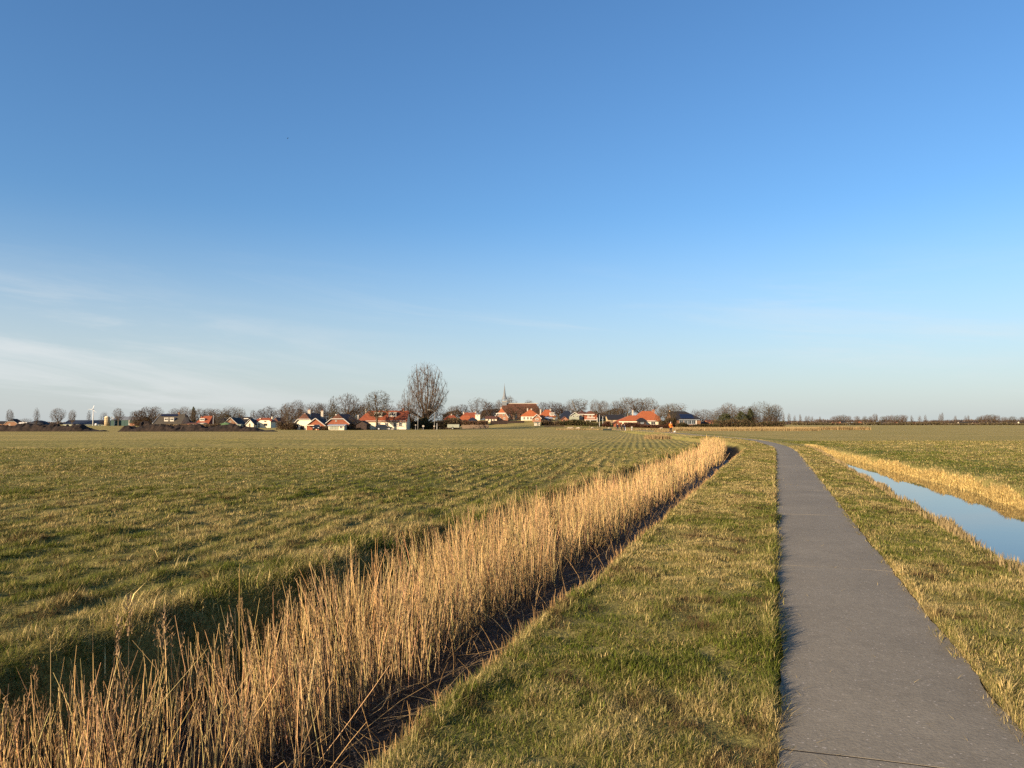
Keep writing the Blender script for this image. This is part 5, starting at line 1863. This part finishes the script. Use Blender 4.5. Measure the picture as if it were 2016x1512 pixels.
WB = [(0.085, .052, .028), (.07, .045, .027), (.095, .065, .032)]
twig_mass('undergrowth', 'warm brown thicket behind the white farmhouse and red brick house', 'scrub', 556, 716, 268, 805, 8, 9000, WB, kind='stuff', tri=.0006)
twig_mass('undergrowth', 'bare thicket behind the long white house', 'scrub', 716, 812, 272, 810, 8, 4500, WB, kind='stuff', tri=.0006)
twig_mass('undergrowth', 'bare thicket around the foot of the church', 'scrub', 872, 992, 350, 810, 8, 7000, WB, kind='stuff', tri=.0006)
twig_mass('undergrowth', 'bare thicket behind the porch house and dark barn', 'scrub', 1094, 1250, 345, 809, 8, 7000, WB, kind='stuff', tri=.0006)
twig_mass('undergrowth', 'olive thicket left of the solar farmhouse gable', 'scrub', 1298, 1330, 266, 818, 5, 3000, WB, kind='stuff', tri=.0007)
twig_mass('undergrowth', 'bare thicket behind the small red and dark houses at left', 'scrub', 262, 480, 420, 816, 8, 6500, WB, kind='stuff', tri=.0006)
twig_mass('undergrowth', 'brush below the dense grove', 'scrub', 1405, 1540, 287, 829, 8, 9000, BR + GB, kind='stuff')
twig_mass('undergrowth', 'brown scrub behind the heap before the dormered house', 'scrub', 300, 440, 300, 836.5, 8, 4500, BR, kind='stuff')
twig_mass('undergrowth', 'brown scrub between the low fence and red roofs', 'scrub', 880, 960, 272, 830, 7, 5000, BR + RB, kind='stuff')
twig_mass('far_woodland', 'far grey-brown woodland band along the right horizon', 'woodland', 1536, 2060, 1250, 828.5, 60, 14000, [(.13, .10, .085), (.15, .115, .09)], kind='stuff', tri=.0016)
twig_mass('far_woodland', 'far thin woodland behind the left farm', 'woodland', -60, 130, 1100, 833, 60, 3000, [(.13, .10, .085), (.15, .115, .09)], kind='stuff', tri=.0016)
twig_mass('far_hedge', 'thin far hedge line before the hamlet on the right horizon', 'hedge', 1560, 2060, 860, 833.8, 12, 9000, [(.13, .10, .06), (.15, .12, .06)], kind='stuff', tri=.0012)
twig_mass('hedge', 'long reddish beech hedge in front of the orange houses', 'hedge', 1219, 1322, 262, 834.2, 1.6, 8000, RB)
twig_mass('hedge', 'clipped brown hedge right of the white posts and porch house', 'hedge', 1186, 1200, 262, 833, 1.6, 1600, RB)
twig_mass('hedge', 'low dark hedge along the foot of the solar roof farmhouse', 'hedge', 1332, 1412, 276, 835.6, 2, 4500, GB)


def fence(name, label, px0, px1, Y, top, n_slat, m, slope=None, rails=2, bw=0.11):
    xa, xb = wx(px0, Y), wx(px1, Y)
    o = tag(empty(name, (xa, Y, 0)), label, 'fence')
    hh = wz(top, Y) - H0((xa + xb) / 2, Y)
    npst = max(2, int((xb - xa) / 2.6) + 1)
    gz = lambda x: H0(x, Y) if slope is None else slope(x)
    for i in range(npst):
        x = xa + (xb - xa) * i / (npst - 1)
        MB().box(x - xa - .07, x - xa + .07, -.07, .07, gz(x) - .2, gz(x) + hh + .08).build('post', MT[m], o)
    for j in range(rails):
        f = .3 + .55 * j / max(1, rails - 1)
        MB().tube([(x - xa, .06, gz(x) + hh * f) for x in np.linspace(xa, xb, 9)], [.06] * 9, 4).build('rail', MT[m], o)
    for i in range(n_slat):
        x = xa + (xb - xa) * (i + .5) / n_slat
        MB().box(x - xa - bw, x - xa + bw, -.03, .03, gz(x) + .06, gz(x) + hh * (1 + .03 * math.sin(i * 7.1))).build('slat', MT[m], o)
    return o


fence('picket_fence', 'brown picket fence at the meadow edge left of the church', 909, 962, 250, 836.5, 44, 'wood')
fence('board_fence', 'dark sloping board fence climbing the church mound left', 966, 999, 272, 828, 40, 'woodd', bw=.1)
fence('board_fence', 'dark board fence along the top of the mound lawn', 999, 1032, 276, 828.5, 34, 'woodd', bw=.12)
fence('rail_fence', 'low dark rail fence below the golden garden tree', 1072, 1112, 254, 837, 0, 'woodd', rails=3)
fence('rail_fence', 'thin wire and post fence left of the picket fence', 866, 909, 222, 841.5, 0, 'wood', rails=2)
fence('rail_fence', 'thin post and rail fence before the porch house scrub', 1112, 1208, 252, 838.5, 0, 'wood', rails=1)


# ------------------------------------------------------------------ poles, lamps, posts
def pole(name, label, cat, px, Y, top, m='metal', r=.09, cap=None, group=None):
    X = wx(px, Y)
    z = H0(X, Y)
    t = tag(empty(name, (X, Y, z)), label, cat, group)
    hh = wz(top, Y) - z
    MB().lathe([(r * 1.25, -.3), (r * 1.1, .8), (r, hh * .5), (r * .7, hh)], 8).build('shaft', MT[m], t, True)
    if cap:
        MB().box(-cap / 2, cap / 2, -.03, .03, hh - cap * .8, hh + .02).build('plate', MT['stone'], t)
    else:
        MB().lathe([(r * .9, hh), (r * .9, hh + .05), (.02, hh + .12)], 8).build('cap', MT[m], t)
    return t, hh


pole('pole', 'tall plain grey pole left of the poplar trunk', 'pole', 823, 209, 811.5, 'metal', .075)
t, hh = pole('street_lamp', 'curved arm street lamp right of the poplar trunk', 'street lamp', 855.5, 209, 811, 'metal', .075)
MB().tube([(0, 0, hh - .3), (-.15, 0, hh + .25), (-.6, 0, hh + .5), (-1.3, 0, hh + .58)], [.07, .06, .05, .05], 6).build('arm', MT['metal'], t, True)
MB().box(-1.95, -1.2, -.13, .13, hh + .5, hh + .68).build('lamp_head', MT['metal'], t)
pole('pole', 'tall white pole right of the small red house', 'pole', 420.5, 305, 818, 'whitem', .08)
pole('pole', 'white pole left of the two by the porch house', 'pole', 1180, 262, 817, 'whitem', .06)
pole('pole', 'white pole right of the two by the porch house', 'pole', 1186.5, 262, 820, 'whitem', .06)
pole('marker_post', 'short post with white head between tall pole and poplar', 'post', 833.5, 204, 837.5, 'metal', .07, .5)
pole('marker_post', 'short post with plate at the foot of the street lamp', 'post', 855, 202, 838, 'wood', .08, .4)
pole('marker_post', 'thin pale post right of the street lamp', 'post', 860.5, 202, 834, 'whitem', .06)
pole('marker_post', 'short post left of the tall plain grey pole', 'post', 818.5, 205, 836, 'metal', .07, .3)
pole('marker_post', 'white topped post in the meadow right of the three walkers', 'post', 1243.5, 184, 840, 'whitem', .05, .35)
pole('marker_post', 'pale stake beside the rightmost of the three walkers', 'post', 1230.8, 184, 841.5, 'whitem', .05)
pole('marker_post', 'small bird-box like post before the right windows of long white house', 'post', 784, 204, 837, 'woodd', .06, .55)


# ------------------------------------------------------------------ cars
def car(label, px, Y, heading, paint='carpaint'):
    X = wx(px, Y)
    t = tag(empty('parked_car', (X, Y, H0(X, Y)), heading), label, 'car')
    # side outline of an estate car, nose to +x
    low = [(-2.2, .32), (2.15, .30), (2.2, .62), (2.0, .78), (1.0, .92), (-2.05, .98), (-2.22, .7)]
    cabin = [(.98, .90), (.35, 1.38), (-.4, 1.46), (-1.75, 1.42), (-2.1, .96)]
    m = MB()

    def slab(pts, w0, w1):
        zmin, zmax = min(p[1] for p in pts), max(p[1] for p in pts)
        wf = lambda z: w0 + (w1 - w0) * (z - zmin) / (zmax - zmin)
        L_ = [(x, -wf(z), z) for x, z in pts]
        R_ = [(x, wf(z), z) for x, z in pts]
        m.poly(L_).poly(R_[::-1])
        for i in range(len(pts)):
            j = (i + 1) % len(pts)
            m.poly([L_[j], L_[i], R_[i], R_[j]])

    slab(low, .86, .84)
    slab(cabin, .80, .60)
    m.build('body', MT[paint], t)
    for sg in (-1, 1):
        for a, b in (((.78, .35), (.0, -.02)), ((-.08, -.08), (-.9, -.9)), ((-.98, -.98), (-1.85, -1.65))):
            MB().poly([(a[0], sg * .81, .97), (b[0], sg * .81, .99), (b[1], sg * .665, 1.34), (a[1], sg * .665, 1.33)]).build('side_window', MT['glass'], t)
        MB().box(2.12, 2.2, sg * .62 - .16, sg * .62 + .16, .6, .74).build('headlight', MT['lamp'], t)
        MB().box(-2.25, -2.2, sg * .68 - .12, sg * .68 + .12, .7, .92).build('tail_light', MT['redwood'], t)
        for xw in (1.35, -1.4):
            w = MB().lathe([(.2, -.1), (.32, -.1), (.33, 0), (.32, .1), (.2, .1)], 14, (xw, sg * .80, .32), 'y').build('wheel', MT['rubber'], t)
            MB().lathe([(.05, -.115), (.2, -.11), (.2, .11), (.05, .115)], 10, (xw, sg * .80, .32), 'y').build('rim', MT['rim'], w)
    MB().poly([(.99, -.72, .93), (.99, .72, .93), (.40, .58, 1.36), (.40, -.58, 1.36)]).build('windscreen', MT['glass'], t)
    return t


car('black estate car parked sideways before the long white house', 757, 206, R(4))
car('black car facing the meadow by the red brick garage', 624.5, 198, R(-82))
Y = 220
X = wx(893, Y)
t = tag(empty('farm_trailer', (X, Y, H0(X, Y))), 'pale grey-green farm trailer at the meadow edge right of the poplar', 'trailer')
MB().box(-1.7, 1.7, -.9, .9, .55, 1.5).build('box_body', MT['greyg'], t)
MB().box(-1.75, 1.75, -.95, .95, .45, .55).build('chassis', MT['woodd'], t)
MB().tube([(1.7, 0, .5), (2.9, 0, .4)], [.07, .05], 6).build('drawbar', MT['metal'], t)
for sg in (-1, 1):
    w = MB().lathe([(.2, -.12), (.38, -.12), (.38, .12), (.2, .12)], 14, (-.2, sg * .95, .38), 'y').build('wheel', MT['rubber'], t)
    MB().lathe([(.04, -.13), (.2, -.125), (.2, .125), (.04, .13)], 10, (-.2, sg * .95, .38), 'y').build('rim', MT['greyg'], w)
Y = 186
X = wx(1195.5, Y)
t = tag(empty('feed_trough', (X, Y, H0(X, Y))), 'long low dark slatted trough left of the three walkers', 'trough')
m = MB().poly([(-1.05, -.25, .1), (1.05, -.25, .1), (1.1, -.3, .48), (-1.1, -.3, .48)]).poly([(1.05, .25, .1), (-1.05, .25, .1), (-1.1, .3, .48), (1.1, .3, .48)]).poly([(-1.05, -.25, .1), (-1.05, .25, .1), (1.05, .25, .1), (1.05, -.25, .1)]).poly([(-1.05, .25, .1), (-1.05, -.25, .1), (-1.1, -.3, .48), (-1.1, .3, .48)]).poly([(1.05, -.25, .1), (1.05, .25, .1), (1.1, .3, .48), (1.1, -.3, .48)])
m.build('basin', MT['green'], t)
for i in range(9):
    x = -1.0 + i * .25
    MB().box(x - .04, x + .04, -.33, -.3, .05, .5).build('slat', MT['woodd'], t)
for sx_ in (-.9, .9):
    for sy_ in (-.22, .22):
        MB().box(sx_ - .04, sx_ + .04, sy_ - .04, sy_ + .04, -.05, .12).build('leg', MT['woodd'], t)


# ------------------------------------------------------------------ people and animals
def skin_mesh(name, joints, edges, root=0, sub=2):
    """continuous body grown from a skeleton: joints {i: (pos, (rx, ry))}"""
    me = bpy.data.meshes.new(name)
    me.from_pydata([j[0] for j in joints], edges, [])
    o = bpy.data.objects.new(name, me)
    COL.objects.link(o)
    o.modifiers.new('skin', 'SKIN').use_smooth_shade = True
    layer = me.skin_vertices[0] if me.skin_vertices else None
    if layer is None:
        bm_ = None
        import bmesh
        b = bmesh.new()
        b.from_mesh(me)
        b.verts.layers.skin.verify()
        b.to_mesh(me)
        b.free()
        layer = me.skin_vertices[0]
    for i, j in enumerate(joints):
        layer.data[i].radius = j[1] if isinstance(j[1], tuple) else (j[1], j[1])
        layer.data[i].use_root = (i == root)
    sm = o.modifiers.new('sub', 'SUBSURF')
    sm.levels = sm.render_levels = sub
    dg = bpy.context.evaluated_depsgraph_get()
    dg.update()
    out = bpy.data.meshes.new_from_object(o.evaluated_get(dg))
    bpy.data.objects.remove(o)
    out.name = name
    return out


def person(label, px, Y, heading, tall, jacket, trousers, hair, stride=.12, arm_up=False):
    X = wx(px, Y)
    t = tag(empty('person', (X, Y, H0(X, Y)), heading), label, 'person')
    s = tall / 1.78
    t.scale = (s, s, s)
    # faces +x; y is the left side
    st = stride
    hand_l = [(.02, .27, 1.08), (.12, .27, .86)]
    hand_r = [(-.04, -.27, 1.08), (-.02, -.28, .84)] if not arm_up else [(.05, -.29, 1.12), (.26, -.14, 1.28)]
    J = [((0, 0, .95), (.12, .15)), ((0, 0, 1.15), (.11, .145)), ((0, 0, 1.36), (.115, .17)), ((.0, 0, 1.50), (.06, .065)), ((.01, 0, 1.57), (.055, .055)), ((.02, 0, 1.66), (.095, .078)), ((.01, 0, 1.76), (.06, .05)),
         ((0, .18, 1.42), .065), (hand_l[0], .05), (hand_l[1], .036), ((hand_l[1][0] + .03, hand_l[1][1], hand_l[1][2] - .10), (.025, .04)),
         ((0, -.18, 1.42), .065), (hand_r[0], .05), (hand_r[1], .036), ((hand_r[1][0] + (.08 if arm_up else .01), hand_r[1][1] + (.03 if arm_up else 0), hand_r[1][2] + (.05 if arm_up else -.10)), (.025, .04)),
         ((st * .1, .09, .88), .10), ((st * .8, .10, .50), .068), ((st, .10, .10), .045), ((st + .17, .11, .04), (.04, .045)),
         ((-st * .1, -.09, .88), .10), ((-st * .4, -.10, .50), .068), ((-st * 1.2, -.10, .11), .045), ((-st * 1.2 + .16, -.11, .04), (.04, .045)),
         ((.125, 0, 1.645), .018)]
    E = [(0, 1), (1, 2), (2, 3), (3, 4), (4, 5), (5, 6), (2, 7), (7, 8), (8, 9), (9, 10), (2, 11), (11, 12), (12, 13), (13, 14), (0, 15), (15, 16), (16, 17), (17, 18), (0, 19), (19, 20), (20, 21), (21, 22), (5, 23)]
    link('body', skin_mesh('body', J, E), MT['skin'], t)
    g = lambda i, f: (J[i][0], tuple(v * f for v in (J[i][1] if isinstance(J[i][1], tuple) else (J[i][1],) * 2)))
    JJ = [((0, 0, .90), (.155, .19)), ((0, 0, 1.0), (.15, .185)), g(1, 1.22), g(2, 1.2), ((0, 0, 1.47), (.085, .1)), g(7, 1.3), g(8, 1.4), g(9, 1.45), g(11, 1.3), g(12, 1.4), g(13, 1.45)]
    link('jacket', skin_mesh('jacket', JJ, [(0, 1), (1, 2), (2, 3), (3, 4), (3, 5), (5, 6), (6, 7), (3, 8), (8, 9), (9, 10)], 1), MT[jacket], t)
    JT = [((0, 0, .97), (.145, .175)), g(15, 1.2), g(16, 1.4), (J[17][0], (.075, .075)), g(19, 1.2), g(20, 1.4), (J[21][0], (.075, .075))]
    link('trousers', skin_mesh('trousers', JT, [(0, 1), (1, 2), (2, 3), (0, 4), (4, 5), (5, 6)], 0), MT[trousers], t)
    for i in (18, 22):
        p = J[i][0]
        link('shoe', skin_mesh('shoe', [((p[0] - .18, p[1], .05), (.05, .05)), ((p[0] + .05, p[1], .04), (.045, .05))], [(0, 1)], 0), MT['hoof'], t)
    link('hair', skin_mesh('hair', [((-.05, 0, 1.66), (.075, .08)), ((-.02, 0, 1.755), (.085, .078)), ((.05, 0, 1.79), (.05, .06))], [(0, 1), (1, 2)], 0), MT[hair], t)
    return t


person('person in an orange jacket and dark trousers walking on the path', 1320, 126, R(-78), 1.80, 'orange', 'darkcloth', 'hairg', .10, True)
person('leftmost of the three dark dressed walkers near the village', 1215.5, 190, R(100), 1.76, 'darkcloth', 'navy', 'haird', .14)
person('middle one of the three dark dressed walkers', 1223.5, 190, R(85), 1.72, 'brownc', 'darkcloth', 'haird', .12)
person('rightmost of the three dark dressed walkers beside a pale stake', 1229, 189, R(-95), 1.62, 'navy', 'darkcloth', 'haird', .12)


def quadruped(name, label, cat, px, Y, heading, length, tall, body, m, head_down=False, legm='hoof', tail=True):
    X = wx(px, Y)
    t = tag(empty(name, (X, Y, H0(X, Y)), heading), label, cat)
    L, Hh, b = length, tall, body
    hz = Hh * .35 if head_down else Hh * 1.18
    hx = L * .82 if head_down else L * .68
    J = [((-L * .45, 0, Hh * .80), (b * .85, b * .9)), ((0, 0, Hh * .76), (b, b)), ((L * .42, 0, Hh * .80), (b * .95, b * 1.05)), ((L * .58, 0, (Hh + hz) / 2 + .02), (b * .5, b * .55)), ((hx, 0, hz), (b * .42, b * .45)), ((hx + L * .17, 0, hz - Hh * .07), (b * .22, b * .24))]
    E = [(0, 1), (1, 2), (2, 3), (3, 4), (4, 5)]
    for sx_, i in ((1, 2), (-1, 0)):
        for sy_ in (-1, 1):
            k = len(J)
            x0 = sx_ * L * .40
            J.append(((x0, sy_ * b * .6, Hh * .55), b * .36))
            J.append(((x0 + (-.03 if sx_ > 0 else -.10) * L, sy_ * b * .62, Hh * .30), b * .2))
            J.append(((x0 - .02 * L, sy_ * b * .62, .03), b * .17))
            E += [(i, k), (k, k + 1), (k + 1, k + 2)]
    if tail:
        k = len(J)
        J.append(((-L * .6, 0, Hh * .98), b * .16))
        J.append(((-L * .66, 0, Hh * 1.2), b * .1))
        E += [(0, k), (k, k + 1)]
    link('body', skin_mesh('body', J, E, 1), MT[m], t)
    for sy_ in (-1, 1):
        MB().poly([(hx - .02, sy_ * b * .35, hz + b * .2), (hx + .05 * L, sy_ * b * .4, hz + b * .25), (hx - .02 * L, sy_ * b * .75, hz + b * .45)]).poly([(hx - .02, sy_ * b * .35, hz + b * .2), (hx - .02 * L, sy_ * b * .75, hz + b * .45), (hx - .05 * L, sy_ * b * .4, hz + b * .25)]).build('ear', MT[m], t)
    return t


quadruped('dog', 'small white dog trotting beside the orange jacket walker', 'dog', 1327.5, 124, R(-60), .36, .30, .085, 'dogfur')
for p, Y, hd, lb in ((1302, 215, 200, 'sheep grazing left of the orange jacket walker'), (1199, 216, 20, 'sheep grazing above the long low trough'), (1119.5, 225, 10, 'leftmost of the pale sheep before the garden scrub'), (1125.5, 224, 190, 'second pale sheep before the garden scrub'), (1139, 226, 170, 'third pale sheep before the garden scrub'), (1166, 230, 20, 'pale sheep before the white porch house'),
                     (1471, 200, 10, 'sheep before the left half of the dense grove'), (1495, 204, 185, 'sheep before the tallest grove tree'), (1514, 203, 30, 'sheep at the right end of the dense grove')):
    quadruped('sheep', lb, 'sheep', p, Y, R(hd), .95, .62, .22, 'fleece', True, tail=False).__setitem__('group', 'sheep in the far meadow')

# the single bird high in the left sky
Y = 150
t = tag(empty('bird', (wx(558, Y), Y, wz(263, Y)), R(40)), 'tiny dark bird alone in the upper left sky', 'bird')
link('body', skin_mesh('body', [((-.14, 0, 0), (.02, .02)), ((0, 0, 0), (.045, .045)), ((.1, 0, .01), (.03, .03)), ((.16, 0, .01), (.012, .012))], [(0, 1), (1, 2), (2, 3)], 1), MT['feather'], t)
for sg in (-1, 1):
    m = MB()
    pts = [(.06, sg * .02, .02), (.08, sg * .16, .10), (.0, sg * .34, .13), (-.04, sg * .18, .09), (-.06, sg * .02, .02)]
    m.poly(pts).poly([(x, y, z - .012) for x, y, z in pts[::-1]])
    for i in range(5):
        j = (i + 1) % 5
        a, b_ = pts[i], pts[j]
        m.poly([a, (a[0], a[1], a[2] - .012), (b_[0], b_[1], b_[2] - .012), b_])
    m.build('wing', MT['feather'], t)
